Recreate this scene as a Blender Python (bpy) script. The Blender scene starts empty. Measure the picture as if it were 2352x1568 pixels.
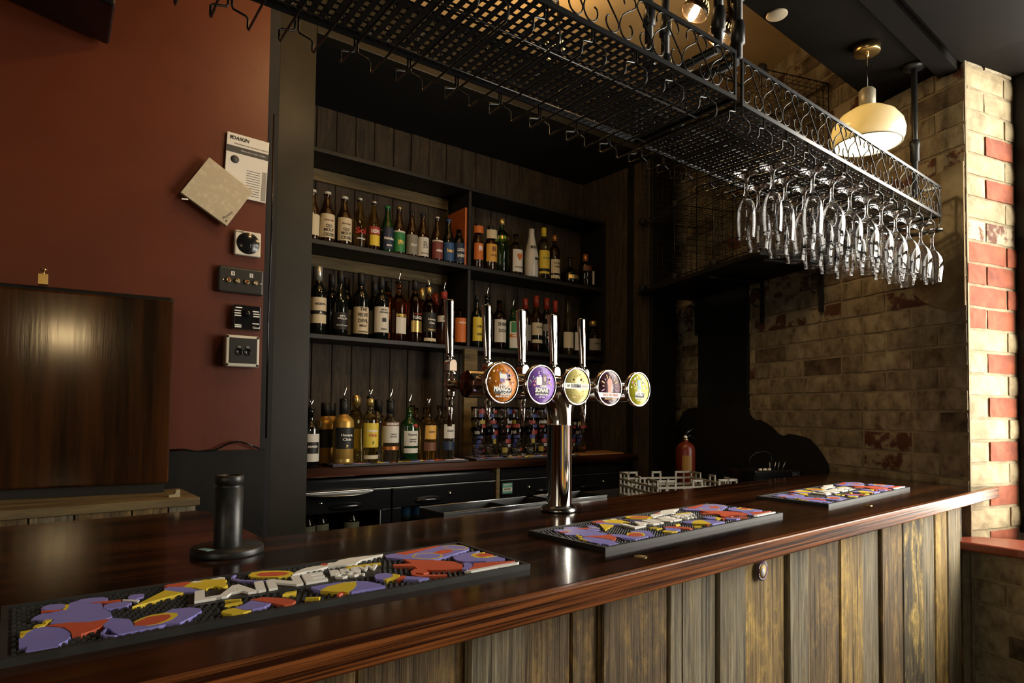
import bpy, math, random
from mathutils import Vector, Matrix
random.seed(7)
SC = bpy.context.scene
COL = SC.collection
pi = math.pi
R = math.radians
ZC = 1.35                      # eye height of the camera above the floor
# ---------------------------------------------------------------- camera
cd = bpy.data.cameras.new('camera'); cam = bpy.data.objects.new('camera', cd); COL.objects.link(cam)
rt = Vector((0.77316, -0.63410, 0.01164)); up = Vector((-0.03150, -0.02007, 0.99930)); fw = Vector((0.63343, 0.77299, 0.03549))
m = Matrix.Identity(4)
for i in range(3):
    m[i][0] = rt[i]; m[i][1] = up[i]; m[i][2] = -fw[i]
m[2][3] = ZC
cam.matrix_world = m
cd.sensor_fit = 'HORIZONTAL'; cd.sensor_width = 36; cd.lens = 1454.27 / 2352 * 36
cd.shift_y = (892.0 - 784.0) / 2352; cd.clip_start = .02; cd.clip_end = 100
SC.camera = cam
# ---------------------------------------------------------------- world, daylight, exposure
w = bpy.data.worlds.new('world'); SC.world = w; w.use_nodes = True
bg = w.node_tree.nodes['Background']; bg.inputs[0].default_value = (.95, .97, 1, 1); bg.inputs[1].default_value = .25
SC.view_settings.view_transform = 'Standard'; SC.view_settings.look = 'None'
SC.view_settings.exposure = 0.0; SC.view_settings.gamma = 1.0; SC.view_settings.use_curve_mapping = False
SC.cycles.max_bounces = 10; SC.cycles.glossy_bounces = 5; SC.cycles.transmission_bounces = 9; SC.cycles.transparent_max_bounces = 12
SC.cycles.caustics_reflective = False; SC.cycles.caustics_refractive = False
SC.cycles.sample_clamp_indirect = 6
def area(name, loc, target, sx, sy, power, col):
    l = bpy.data.lights.new(name, 'AREA'); l.shape = 'RECTANGLE'; l.size = sx; l.size_y = sy; l.energy = power; l.color = col
    o = bpy.data.objects.new(name, l); COL.objects.link(o); o.location = loc
    o.rotation_euler = (Vector(target) - Vector(loc)).to_track_quat('-Z', 'Y').to_euler()
    return o
# daylight standing in the side window by the bar and in the two street windows behind the camera
WA = R(20.7)
WC = Vector((2.696, .715, 0))
WD = Vector((math.sin(WA), math.cos(WA), 0)); WI = Vector((-math.cos(WA), math.sin(WA), 0))   # along the wall / into the room
c1 = WC - WD * .80 - WI * .40 + Vector((0, 0, 1.85))
area('window_daylight', c1, c1 + WI, 1.48, 1.75, 132, (1, .94, .82))
area('street_daylight', (2.35, -3.46, 1.85), (2.2, -2, 1.75), 1.5, 1.7, 30, (1, .88, .66))
area('side_daylight', (-3.26, -1.3, 1.85), (-2, -1.2, 1.8), 1.8, 1.7, 28, (1, .88, .66))
def lamp(name, loc, power, col, radius=.03):
    l = bpy.data.lights.new(name, 'POINT'); l.energy = power; l.color = col; l.shadow_soft_size = radius
    o = bpy.data.objects.new(name, l); COL.objects.link(o); o.location = loc; return o
WARM = (1, .62, .26)
# ---------------------------------------------------------------- mesh helpers
FB = Matrix.Translation((.95818, 2.42667, ZC)) @ Matrix.Rotation(R(-2.927), 4, 'Z')      # back bar: x along, y back, z from eye level
FW = Matrix.Translation((WC.x, WC.y, ZC)) @ Matrix.Rotation(pi / 2 - WA, 4, 'Z')          # brick side wall: x along, y into the room
FR = Matrix.Translation((.63293, 2.17312, ZC)) @ Matrix.Rotation(R(-3.5), 4, 'Z')         # red wall: x along, y away
FF = Matrix.Translation((.379, 1.95, ZC)) @ Matrix.Rotation(R(-9), 4, 'Z')                # upright panel
FI = Matrix.Translation((0, 0, ZC))
class MB:
    def __init__(s, M=None): s.v = []; s.f = []; s.M = M; s.sm = set()
    def add(s, vs, fs, smooth=False):
        n = len(s.v)
        for p in vs:
            p = Vector(p)
            s.v.append(s.M @ p if s.M else p)
        for f in fs:
            if smooth: s.sm.add(len(s.f))
            s.f.append([n + i for i in f])
        return s
    def b(s, x0, x1, y0, y1, z0, z1):
        return s.add([(x0,y0,z0),(x1,y0,z0),(x1,y1,z0),(x0,y1,z0),(x0,y0,z1),(x1,y0,z1),(x1,y1,z1),(x0,y1,z1)],
                     [(0,3,2,1),(4,5,6,7),(0,1,5,4),(1,2,6,5),(2,3,7,6),(3,0,4,7)])
    def pr(s, poly, z0, z1, ax='z'):            # prism over a polygon; ax='y': polygon is (x,z), depth along y
        n = len(poly)
        ar = sum(poly[i][0]*poly[(i+1) % n][1] - poly[(i+1) % n][0]*poly[i][1] for i in range(n))
        if ar < 0: poly = poly[::-1]
        if ax == 'z': vs = [(x,y,z0) for x,y in poly] + [(x,y,z1) for x,y in poly]; fl = False
        else: vs = [(x,z0,y) for x,y in poly] + [(x,z1,y) for x,y in poly]; fl = True
        fs = [tuple(range(n-1,-1,-1)), tuple(range(n,2*n))] + [(i,(i+1) % n,n+(i+1) % n,n+i) for i in range(n)]
        if fl: fs = [f[::-1] for f in fs]
        return s.add(vs, fs)
    def la(s, prof, seg=20, c=(0,0,0), ax='z', smooth=True, a0=0, a1=2*pi):
        full = abs(a1-a0-2*pi) < 1e-6; n = seg if full else seg+1; vs = []; fs = []
        for r, z in prof:
            for i in range(n):
                a = a0 + (a1-a0)*i/seg; p = (r*math.cos(a), r*math.sin(a), z)
                if ax == 'x': p = (p[2], p[0], p[1])
                elif ax == 'y': p = (p[1], p[2], p[0])
                vs.append((p[0]+c[0], p[1]+c[1], p[2]+c[2]))
        for j in range(len(prof)-1):
            for i in range(seg):
                k = (i+1) % n
                fs.append((j*n+i, j*n+k, (j+1)*n+k, (j+1)*n+i))
        return s.add(vs, fs, smooth)
    def tu(s, pts, r, seg=6, closed=False):
        P = [Vector(p) for p in pts]; n = len(P); vs = []; fs = []; up = Vector((.013,.037,1)).normalized()
        for i, p in enumerate(P):
            if closed: t = P[(i+1) % n] - P[i-1]
            else: t = P[min(i+1,n-1)] - P[max(i-1,0)]
            t = t.normalized() if t.length > 1e-9 else Vector((0,0,1))
            u = up - t*up.dot(t)
            if u.length < .05: u = Vector((1,.02,0)); u = u - t*u.dot(t)
            u.normalize(); up = u; w2 = t.cross(u); rr = r[i] if isinstance(r,(list,tuple)) else r
            for k in range(seg):
                a = 2*pi*k/seg; vs.append(p + u*(rr*math.cos(a)) + w2*(rr*math.sin(a)))
        for i in range(n if closed else n-1):
            j = (i+1) % n
            for k in range(seg):
                l = (k+1) % seg; fs.append((i*seg+k, i*seg+l, j*seg+l, j*seg+k))
        s.add(vs, fs, True)
        if not closed: s.f.append([len(s.v)-n*seg+k for k in range(seg-1,-1,-1)]); s.f.append([len(s.v)-seg+k for k in range(seg)])
        return s
    def sp(s, c, r, seg=12, rings=8, sz=1):
        return s.la([(max(r*math.sin(pi*i/rings),1e-5), -r*sz*math.cos(pi*i/rings)) for i in range(rings+1)], seg, c)
    def mesh(s, name, mats):
        me = bpy.data.meshes.new(name); me.from_pydata([tuple(v) for v in s.v], [], s.f)
        me.materials.append(mats)
        if s.sm: me.polygons.foreach_set('use_smooth', [i in s.sm for i in range(len(s.f))])
        me.update(); return me
def ob(name, data, parent=None, M=None):
    o = bpy.data.objects.new(name, data); COL.objects.link(o)
    if parent: o.parent = parent
    if M is not None: o.matrix_local = M if parent else M
    return o
def part(name, mb, mat, parent=None, bevel=0, seg=2, M=None, stuff=False, label=None):
    o = ob(name, mb.mesh(name, mat), parent, M)
    if bevel:
        k = o.modifiers.new('bevel', 'BEVEL'); k.width = bevel; k.segments = seg; k.limit_method = 'ANGLE'; k.angle_limit = R(35)
    if stuff: o['kind'] = 'stuff'
    if label: o['label'] = label
    return o
def tag(o, label, cat, group=None):
    o['label'] = label; o['category'] = cat
    if group: o['group'] = group
    return o
def thing(name, label, cat, M, group=None):
    o = bpy.data.objects.new(name, None); COL.objects.link(o); o.matrix_world = M; o.empty_display_size = .05
    return tag(o, label, cat, group)
def struct(name, mb, mat, bevel=0):
    o = part(name, mb, mat, None, bevel); o['kind'] = 'structure'; return o
def T(x, y, z): return Matrix.Translation((x, y, z))
def RZ(a): return Matrix.Rotation(R(a), 4, 'Z')
def RX(a): return Matrix.Rotation(R(a), 4, 'X')
def RY(a): return Matrix.Rotation(R(a), 4, 'Y')
def copytree(o, M, label, parent=None):
    c = o.copy(); COL.objects.link(c)
    if parent is None: c.matrix_world = M; c['label'] = label
    else: c.parent = parent
    for ch in o.children: copytree(ch, None, None, c)
    return c
_tc = {}
def textmb(body, size, bold=0.0, ext=0.0):
    k = (body, bold, ext/size)
    if k not in _tc:
        cu = bpy.data.curves.new('t', 'FONT'); cu.body = body; cu.size = 1; cu.align_x = 'CENTER'; cu.align_y = 'CENTER'
        cu.resolution_u = 2; cu.offset = bold; cu.extrude = ext/size
        o = bpy.data.objects.new('t', cu); COL.objects.link(o)
        dg = bpy.context.evaluated_depsgraph_get(); me = bpy.data.meshes.new_from_object(o.evaluated_get(dg))
        _tc[k] = ([tuple(v.co) for v in me.vertices], [tuple(p.vertices) for p in me.polygons])
        bpy.data.objects.remove(o); bpy.data.curves.remove(cu); bpy.data.meshes.remove(me)
    return _tc[k]
def text(name, body, size, mat, parent, M=None, bold=0.0, ext=0.0, sx=1.0, slant=0.0, wrap=None, width=None):
    vs, fs = textmb(body, size, bold, ext)
    if width:
        wd = max(v[0] for v in vs) - min(v[0] for v in vs); sx = width/(wd*size)
    vs = [((x + slant*y)*size*sx, y*size, z*size) for x, y, z in vs]
    if wrap:                                    # round an upright bottle facing -y
        vs = [(wrap*math.sin(x/wrap), -wrap*math.cos(x/wrap), y) for x, y, z in vs]
    mb = MB(M); mb.add(vs, fs)
    return part(name, mb, mat, parent)
ORD = ['first','second','third','fourth','fifth','sixth','seventh','eighth','ninth','tenth','eleventh','twelfth','thirteenth']
# ---------------------------------------------------------------- materials
_m = {}
def mat(name, col, rough=.5, metal=0, col2=None, scale=8, st=(1,1,1), detail=4, lo=.4, hi=.6, bump=0, bscale=None, trans=0, ior=1.45, emit=None, es=1, coat=0, rand=0, hv=0, spec=.5, col3=None, rough2=None):
    if name in _m: return _m[name]
    mt = bpy.data.materials.new(name); mt.use_nodes = True; nt = mt.node_tree; N = nt.nodes; L = nt.links; p = N['Principled BSDF']
    p.inputs['Base Color'].default_value = (*col, 1); p.inputs['Roughness'].default_value = rough; p.inputs['Metallic'].default_value = metal
    p.inputs['IOR'].default_value = ior; p.inputs['Transmission Weight'].default_value = trans; p.inputs['Coat Weight'].default_value = coat
    p.inputs['Coat Roughness'].default_value = .06; p.inputs['Specular IOR Level'].default_value = spec
    if emit: p.inputs['Emission Color'].default_value = (*emit, 1); p.inputs['Emission Strength'].default_value = es
    if col2 or bump or rough2 is not None or rand:
        tc = N.new('ShaderNodeTexCoord'); mp = N.new('ShaderNodeMapping'); mp.inputs['Scale'].default_value = st
        L.new(tc.outputs['Object'], mp.inputs['Vector']); vec = mp.outputs['Vector']
        if rand:
            oi = N.new('ShaderNodeObjectInfo'); ml = N.new('ShaderNodeMath'); ml.operation = 'MULTIPLY'; ml.inputs[1].default_value = 37.0
            L.new(oi.outputs['Random'], ml.inputs[0]); ad = N.new('ShaderNodeVectorMath'); ad.operation = 'ADD'
            L.new(vec, ad.inputs[0]); L.new(ml.outputs[0], ad.inputs[1]); vec = ad.outputs[0]
        no = N.new('ShaderNodeTexNoise'); no.inputs['Scale'].default_value = scale; no.inputs['Detail'].default_value = detail; no.inputs['Roughness'].default_value = .62
        L.new(vec, no.inputs['Vector'])
        if col2:
            cr = N.new('ShaderNodeValToRGB'); e = cr.color_ramp.elements
            e[0].position = lo; e[0].color = (*col, 1); e[1].position = hi; e[1].color = (*col2, 1)
            if col3: q = e.new((lo+hi)/2); q.color = (*col3, 1)
            L.new(no.outputs['Fac'], cr.inputs['Fac']); out = cr.outputs['Color']
            if rand and hv:
                hs = N.new('ShaderNodeHueSaturation'); mr = N.new('ShaderNodeMapRange'); mr.inputs['To Min'].default_value = 1-hv; mr.inputs['To Max'].default_value = 1+hv
                L.new(oi.outputs['Random'], mr.inputs['Value']); L.new(mr.outputs[0], hs.inputs['Value']); L.new(out, hs.inputs['Color']); out = hs.outputs['Color']
            L.new(out, p.inputs['Base Color'])
        if rough2 is not None:
            mr = N.new('ShaderNodeMapRange'); mr.inputs['To Min'].default_value = rough; mr.inputs['To Max'].default_value = rough2
            L.new(no.outputs['Fac'], mr.inputs['Value']); L.new(mr.outputs[0], p.inputs['Roughness'])
        if bump:
            n2 = no
            if bscale:
                n2 = N.new('ShaderNodeTexNoise'); n2.inputs['Scale'].default_value = bscale; n2.inputs['Detail'].default_value = 5; L.new(vec, n2.inputs['Vector'])
            bp = N.new('ShaderNodeBump'); bp.inputs['Strength'].default_value = bump; bp.inputs['Distance'].default_value = .004
            L.new(n2.outputs['Fac'], bp.inputs['Height']); L.new(bp.outputs[0], p.inputs['Normal'])
    _m[name] = mt; return mt
BARWOOD = mat('dark_varnished_wood', (.008,.0028,.0014), .11, col2=(.085,.024,.007), scale=1.0, st=(1.1,26,26), detail=6, lo=.42, hi=.76, bump=.05, coat=.15, rough2=.20)
EDGEWOOD_LIT = mat('edge_wood_baked_light', (.028,.008,.003), .30, col2=(.25,.080,.021), scale=1.0, st=(2.2,170,170), detail=3, lo=.40, hi=.60, bump=.10, spec=.22)  # bar wood with edge grain, stronger light on the front baked into its colour
FLAPWOOD = mat('dark_varnished_panel', (.014,.006,.0024), .13, col2=(.105,.036,.010), scale=1.0, st=(13,13,.8), detail=9, lo=.40, hi=.80, bump=.12)
def plankmat(name, dark, mid, light, patch, pamt, sc=1.0):
    mt = bpy.data.materials.new(name); mt.use_nodes = True; nt = mt.node_tree; N = nt.nodes; L = nt.links; p = N['Principled BSDF']
    tc = N.new('ShaderNodeTexCoord'); oi = N.new('ShaderNodeObjectInfo'); ml = N.new('ShaderNodeMath'); ml.operation = 'MULTIPLY'; ml.inputs[1].default_value = 41.0
    L.new(oi.outputs['Random'], ml.inputs[0]); ad = N.new('ShaderNodeVectorMath'); ad.operation = 'ADD'; L.new(tc.outputs['Object'], ad.inputs[0]); L.new(ml.outputs[0], ad.inputs[1])
    def noise(st, det, rg=.65, dist=0):
        mp = N.new('ShaderNodeMapping'); mp.inputs['Scale'].default_value = st; L.new(ad.outputs[0], mp.inputs['Vector'])
        n = N.new('ShaderNodeTexNoise'); n.inputs['Scale'].default_value = 1; n.inputs['Detail'].default_value = det; n.inputs['Roughness'].default_value = rg; n.inputs['Distortion'].default_value = dist
        L.new(mp.outputs[0], n.inputs['Vector']); return n.outputs['Fac']
    def ramp(f, st):
        r = N.new('ShaderNodeValToRGB'); e = r.color_ramp.elements; e[0].position, e[0].color = st[0][0], (*st[0][1],1); e[1].position, e[1].color = st[-1][0], (*st[-1][1],1)
        for q, c in st[1:-1]: x = e.new(q); x.color = (*c,1)
        L.new(f, r.inputs[0]); return r.outputs[0]
    def mix(f, a, b_, mode='MIX'):
        m_ = N.new('ShaderNodeMix'); m_.data_type = 'RGBA'; m_.blend_type = mode
        if isinstance(f, float): m_.inputs[0].default_value = f
        else: L.new(f, m_.inputs[0])
        L.new(a, m_.inputs[6]); L.new(b_, m_.inputs[7]); return m_.outputs[2]
    grain = noise((70*sc,70*sc,5), 8, .7, .4); wide = noise((16,16,4.5), 7, .7, 1.2); crack = noise((120,120,2.2), 3, .5); speck = noise((45,45,30), 6, .7)
    g = ramp(grain, [(.30,dark),(.50,mid),(.70,light)])
    pc = N.new('ShaderNodeRGB'); pc.outputs[0].default_value = (*patch,1)
    sp_ = ramp(speck, [(.42,(.25,.25,.25)),(.58,(1,1,1))])
    pm_ = mix(1.0, ramp(wide, [(.47,(0,0,0)),(.60,(pamt,)*3)]), sp_, 'MULTIPLY')
    bw = N.new('ShaderNodeRGBToBW'); L.new(pm_, bw.inputs[0])
    c = mix(bw.outputs[0], g, pc.outputs[0])
    c = mix(1.0, c, ramp(crack, [(.30,(.12,.10,.08)),(.40,(1,1,1))]), 'MULTIPLY')
    L.new(c, p.inputs['Base Color']); p.inputs['Roughness'].default_value = .78
    b1 = N.new('ShaderNodeBump'); b1.inputs['Strength'].default_value = .55; b1.inputs['Distance'].default_value = .0025; L.new(grain, b1.inputs['Height'])
    b2 = N.new('ShaderNodeBump'); b2.inputs['Strength'].default_value = .8; b2.inputs['Distance'].default_value = .003; L.new(crack, b2.inputs['Height']); L.new(b1.outputs[0], b2.inputs['Normal'])
    L.new(b2.outputs[0], p.inputs['Normal']); return mt
OLDWOODS = [plankmat('weathered_grey_plank', (.055,.043,.025), (.155,.127,.078), (.30,.26,.17), (.36,.24,.08), .3),
            plankmat('weathered_brown_plank', (.030,.018,.008), (.098,.062,.026), (.19,.13,.058), (.40,.24,.06), .5),
            plankmat('weathered_yellow_plank', (.06,.034,.010), (.20,.125,.038), (.36,.25,.09), (.50,.32,.07), .8),
            plankmat('weathered_dark_plank', (.018,.014,.009), (.060,.045,.024), (.14,.105,.05), (.48,.33,.09), .95)]
BACKPLANK = plankmat('dark_brown_plank', (.010,.0065,.0035), (.032,.021,.011), (.062,.043,.024), (.085,.055,.025), .5, .6)
LEDGE = mat('weathered_ledge_wood', (.05,.034,.014), .75, col2=(.24,.17,.07), scale=1, st=(3,24,24), detail=7, lo=.32, hi=.74, bump=.6)
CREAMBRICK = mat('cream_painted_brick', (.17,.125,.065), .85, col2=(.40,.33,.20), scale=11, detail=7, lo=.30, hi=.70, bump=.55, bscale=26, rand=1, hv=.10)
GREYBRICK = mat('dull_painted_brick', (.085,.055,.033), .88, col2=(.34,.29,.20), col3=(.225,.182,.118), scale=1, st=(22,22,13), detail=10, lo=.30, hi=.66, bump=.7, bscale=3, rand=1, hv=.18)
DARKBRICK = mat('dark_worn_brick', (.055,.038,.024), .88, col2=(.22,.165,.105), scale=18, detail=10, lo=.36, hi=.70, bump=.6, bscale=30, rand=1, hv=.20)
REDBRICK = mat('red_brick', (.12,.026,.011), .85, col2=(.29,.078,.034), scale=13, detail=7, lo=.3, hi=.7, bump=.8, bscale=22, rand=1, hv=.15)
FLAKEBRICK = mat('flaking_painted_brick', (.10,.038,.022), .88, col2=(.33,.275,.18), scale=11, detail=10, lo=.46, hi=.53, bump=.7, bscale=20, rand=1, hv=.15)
MORTAR = mat('mortar', (.19,.15,.095), .95, col2=(.33,.27,.17), scale=18, detail=6, lo=.3, hi=.7, bump=.5)
REDPAINT = mat('red_painted_plaster', (.082,.0155,.0040), .45, col2=(.108,.021,.0056), scale=3, detail=6, lo=.3, hi=.7, bump=.12, bscale=40)
SILLRED = mat('red_painted_sill', (.17,.035,.02), .28, col2=(.24,.055,.03), scale=6, detail=5, lo=.3, hi=.7, bump=.15, bscale=30)
BLACKPAINT = mat('black_painted_wood', (.007,.0066,.0058), .5, col2=(.012,.011,.0095), scale=9, lo=.3, hi=.7, bump=.1, bscale=50, spec=.25)
POSTPAINT = mat('dark_grey_painted_post', (.019,.0178,.013), .38, col2=(.027,.025,.0185), scale=5, lo=.3, hi=.7, bump=.08, bscale=40, spec=.3)
SHELFPAINT = mat('charcoal_painted_shelf', (.012,.011,.0092), .45, col2=(.020,.018,.0148), scale=9, lo=.3, hi=.7, bump=.1, bscale=40, spec=.3)
MATTBLACK = mat('matt_black', (.006,.006,.006), .75)
SOFFIT = mat('black_ceiling_paint', (.0045,.0037,.0028), .62, col2=(.007,.0057,.0045), scale=4, lo=.3, hi=.7, spec=.06)
CREAMCEIL = mat('cream_ceiling_plaster', (.50,.37,.19), .85, col2=(.62,.47,.26), scale=6, lo=.3, hi=.7, bump=.3, bscale=60)
FLOORM = mat('dark_floorboards', (.05,.028,.014), .5, col2=(.10,.055,.025), scale=1, st=(2,18,18), lo=.3, hi=.7)
WALLDK = mat('dark_room_wall', (.14,.10,.07), .8, col2=(.18,.13,.09), scale=3, lo=.3, hi=.7)
CHROME = mat('polished_chrome', (.83,.81,.78), .055, 1)
BRASS = mat('aged_brass', (.55,.40,.17), .28, 1)
STEEL = mat('brushed_steel', (.5,.5,.49), .32, 1)
IRON = mat('black_iron', (.016,.0155,.015), .27, .25)
WIRE = mat('black_wire', (.03,.029,.028), .3, .5)
BLKMETAL = mat('black_powder_coat', (.014,.014,.014), .38, .1, col2=(.022,.022,.021), scale=60, lo=.4, hi=.6, bump=.1)
BLKGLOSS = mat('gloss_black_plastic', (.008,.008,.009), .16)
RUBBER = mat('black_rubber', (.017,.017,.016), .55, col2=(.026,.026,.024), scale=30, lo=.4, hi=.6)
MPUR = mat('lilac_rubber', (.235,.215,.56), .5); MRED = mat('coral_rubber', (.56,.10,.045), .5); MYEL = mat('yellow_rubber', (.72,.53,.04), .5); MWHI = mat('white_rubber', (.80,.79,.74), .5)
def panemat(name, tint, gl):
    mt = bpy.data.materials.new(name); mt.use_nodes = True; nt = mt.node_tree; N = nt.nodes; N.remove(N['Principled BSDF'])
    t_ = N.new('ShaderNodeBsdfTransparent'); t_.inputs[0].default_value = (*tint,1); g = N.new('ShaderNodeBsdfGlossy'); g.inputs['Roughness'].default_value = .03
    f = N.new('ShaderNodeFresnel'); f.inputs[0].default_value = 1.5; m_ = N.new('ShaderNodeMixShader'); nt.links.new(f.outputs[0], m_.inputs[0]); nt.links.new(t_.outputs[0], m_.inputs[1]); nt.links.new(g.outputs[0], m_.inputs[2])
    nt.links.new(m_.outputs[0], N['Material Output'].inputs[0]); return mt
GLASS = mat('clear_glass', (1,1,1), .0, trans=1, ior=1.52)
WHITEP = mat('white_plastic', (.62,.58,.48), .5)
PAPER = mat('white_paper', (.62,.60,.54), .7); INK = mat('black_ink', (.012,.012,.012), .6); GREYINK = mat('dark_grey_ink', (.05,.05,.045), .6)
# ---------------------------------------------------------------- the room
struct('floor', MB().b(-3.2, 4.6, -3.6, 3.6, -.05, 0), FLOORM)
ZS = ZC + 1.297; ZCE = ZC + 1.777
struct('ceiling', MB().b(-3.2, 4.6, 1.06, 3.6, ZCE, ZCE+.06), CREAMCEIL)
sof = struct('trim_1', MB().b(-3.2, 3.2, -3.6, 1.06, ZS, ZCE+.06), SOFFIT)       # lower black ceiling over the customers' side
struct('trim_2', MB().b(-3.2, 2.71, .735, .80, ZS-.030, ZS), SOFFIT)             # conduit box and boxed beam running to the pillar
struct('trim_3', MB().b(-3.2, 2.60, .30, .70, ZS-.05, ZS+.01), SOFFIT)
struct('wall_back', MB().b(-3.2, 4.6, 3.6, 3.7, 0, 3.3), MATTBLACK)
# street side wall behind the camera and left side wall, each with a window
y0, y1 = -3.42, -3.32
mb = MB(); mb.b(-3.2, 1.6, y0, y1, 0, ZCE); mb.b(3.1, 4.6, y0, y1, 0, ZCE); mb.b(1.6, 3.1, y0, y1, 0, 1.0); mb.b(1.6, 3.1, y0, y1, 2.7, ZCE)
struct('wall_street', mb, WALLDK)
mb = MB(); mb.b(-3.3, -3.2, -3.6, -2.2, 0, 3.3); mb.b(-3.3, -3.2, -.4, 3.6, 0, 3.3); mb.b(-3.3, -3.2, -2.2, -.4, 0, 1.0); mb.b(-3.3, -3.2, -2.2, -.4, 2.7, 3.3)
struct('wall_left', mb, WALLDK)
mb = MB()
for x in (1.6, 2.32, 3.04): mb.b(x, x+.06, y0+.02, y1-.02, 1.0, 2.7)
for z in (1.0, 2.1, 2.64): mb.b(1.6, 3.1, y0+.02, y1-.02, z, z+.06)
struct('window_2', mb, BLACKPAINT)
mb = MB()
for y in (-2.2, -1.33, -.46): mb.b(-3.28, -3.22, y, y+.06, 1.0, 2.7)
for z in (1.0, 2.1, 2.64): mb.b(-3.28, -3.22, -2.2, -.4, z, z+.06)
struct('window_3', mb, BLACKPAINT)
# ---------------------------------------------------------------- brick side wall (frame FW: x along the wall, y into the room, z from eye level)
CH = .0806
def bricks(parent, M, runs, pick, prefix='brick'):
    """runs: list of (x0, x1, z, material); a few rough-edged variants of each size are shared"""
    for (x0, x1, z, k) in runs:
        wd = x1-x0; key = (round(wd, 3), k, random.randint(0, 3))
        if key not in bricks.c:
            h_ = CH-.008; mb = MB(); nx = 6 if wd > .15 else 4; nz = 3; vs = []; fs = []; j = random.uniform
            for b_ in range(nz+1):
                for a in range(nx+1):
                    e = a in (0,nx) or b_ in (0,nz); x = -wd/2+wd*a/nx; zz = -h_/2+h_*b_/nz
                    if e: x -= math.copysign(j(0,.0022), x) if a in (0,nx) else 0; zz -= math.copysign(j(0,.0028), zz) if b_ in (0,nz) else 0
                    vs.append((x, (j(-.001,.0006) if e else j(.0012,.0036)), zz))
            n = nx+1
            for b_ in range(nz):
                for a in range(nx): fs.append((b_*n+a, (b_+1)*n+a, (b_+1)*n+a+1, b_*n+a+1))
            ring = [a for a in range(n)] + [b_*n+nx for b_ in range(1,nz+1)] + [nz*n+a for a in range(nx-1,-1,-1)] + [b_*n for b_ in range(nz-1,0,-1)]
            q = len(vs); vs += [(vs[i][0], -.02, vs[i][2]) for i in ring]
            for i in range(len(ring)): fs.append((ring[i], ring[(i+1) % len(ring)], q+(i+1) % len(ring), q+i))
            mb.add(vs, fs); bricks.c[key] = mb.mesh('brick', k)
        ob(prefix, bricks.c[key], parent, M @ T((x0+x1)/2, random.uniform(-.002,.002), z+CH/2))
bricks.c = {}
HS0, HS1, HZ0, HZ1 = 1.16, 1.61, .036, .82        # hatch in the wall
mb = MB(FW); ZT = ZCE-ZC
mb.b(.0, .30, -.012, -.004, -ZC, ZT); mb.b(.30, HS0, -.25, -.004, -ZC, ZT); mb.b(HS1, 2.9, -.25, -.004, -ZC, ZT); mb.b(HS0, HS1, -.25, -.004, -ZC, HZ0); mb.b(HS0, HS1, -.25, -.004, HZ1, ZT)
wall_right = struct('wall_right', mb, MORTAR)
runs = []; z0 = -.224 - CH
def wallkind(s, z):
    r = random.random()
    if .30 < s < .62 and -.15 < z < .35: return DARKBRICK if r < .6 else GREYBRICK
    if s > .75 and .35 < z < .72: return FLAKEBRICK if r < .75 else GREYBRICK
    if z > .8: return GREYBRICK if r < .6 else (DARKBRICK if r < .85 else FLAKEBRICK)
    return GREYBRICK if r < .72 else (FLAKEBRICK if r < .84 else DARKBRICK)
k = 0; z = z0
while z < ZT - .02:
    s = 0.0 if k % 2 == 0 else 0.0; first = True
    while s < 2.15:
        L_ = .224 if (k % 2 == 0 or not first) else .112
        if not first and random.random() < .18: L_ = .112
        a, b_ = s+.003, s+L_-.006; first = False
        if z+CH > HZ0+.01 and z < HZ1:
            if a < HS0 < b_: b_ = HS0
            if a < HS1 < b_: a = HS1
            if a >= HS0 and b_ <= HS1: s += L_; continue
        if b_-a > .03: runs.append((a, b_, z, wallkind(s, z)))
        s += L_
    k += 1; z += CH
runs.sort(key=lambda q: q[0]+(.8 if q[2] > .9 else 0))
print('wall bricks', len(runs))
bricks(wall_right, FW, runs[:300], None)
# dark hatch set into the wall
mb = MB(FW); mb.b(HS0, HS1, -.14, -.10, HZ0, HZ1); mb.b(HS0, HS0+.02, -.10, .006, HZ0, HZ1); mb.b(HS1-.02, HS1, -.10, .006, HZ0, HZ1); mb.b(HS0, HS1, -.10, .010, HZ0-.004, HZ0+.018)
struct('door_1', mb, MATTBLACK)
# black painted patch with a ragged outline low on the wall
pp = [(1.95,-.10),(1.839,-.095),(1.80,-.05),(1.745,.009),(1.69,.028),(1.632,.034),(1.40,.030),(1.159,.030),(1.149,0),(1.125,-.022),(1.099,-.034),(1.07,-.03),(1.034,-.043),(.985,-.064),(.941,-.096),(.90,-.108),(.86,-.095),(.825,-.098),(.77,-.106),(.74,-.112),(.717,-.128),(.69,-.148),(.666,-.175),(.645,-.20),(.629,-.221),(.622,-.259),(.63,-.42),(1.95,-.42)]
part('paint_patch', MB(FW).pr([(x,z) for x,z in pp], .004, .014, 'y'), MATTBLACK, wall_right, M=None)
pl_ = [(.004,.40),(.06,.385),(.12,.41),(.17,.44),(.20,.47),(.235,.55),(.21,.62),(.225,.70),(.20,.78),(.215,.84),(.16,.90),(.09,.915),(.004,.925)]
part('plaster_patch', MB(FW).pr(pl_, .000, .0062, 'y'), mat('ochre_plaster', (.17,.115,.055), .9, col2=(.30,.225,.12), scale=9, detail=8, lo=.3, hi=.7, bump=.4, bscale=30), wall_right)
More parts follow.
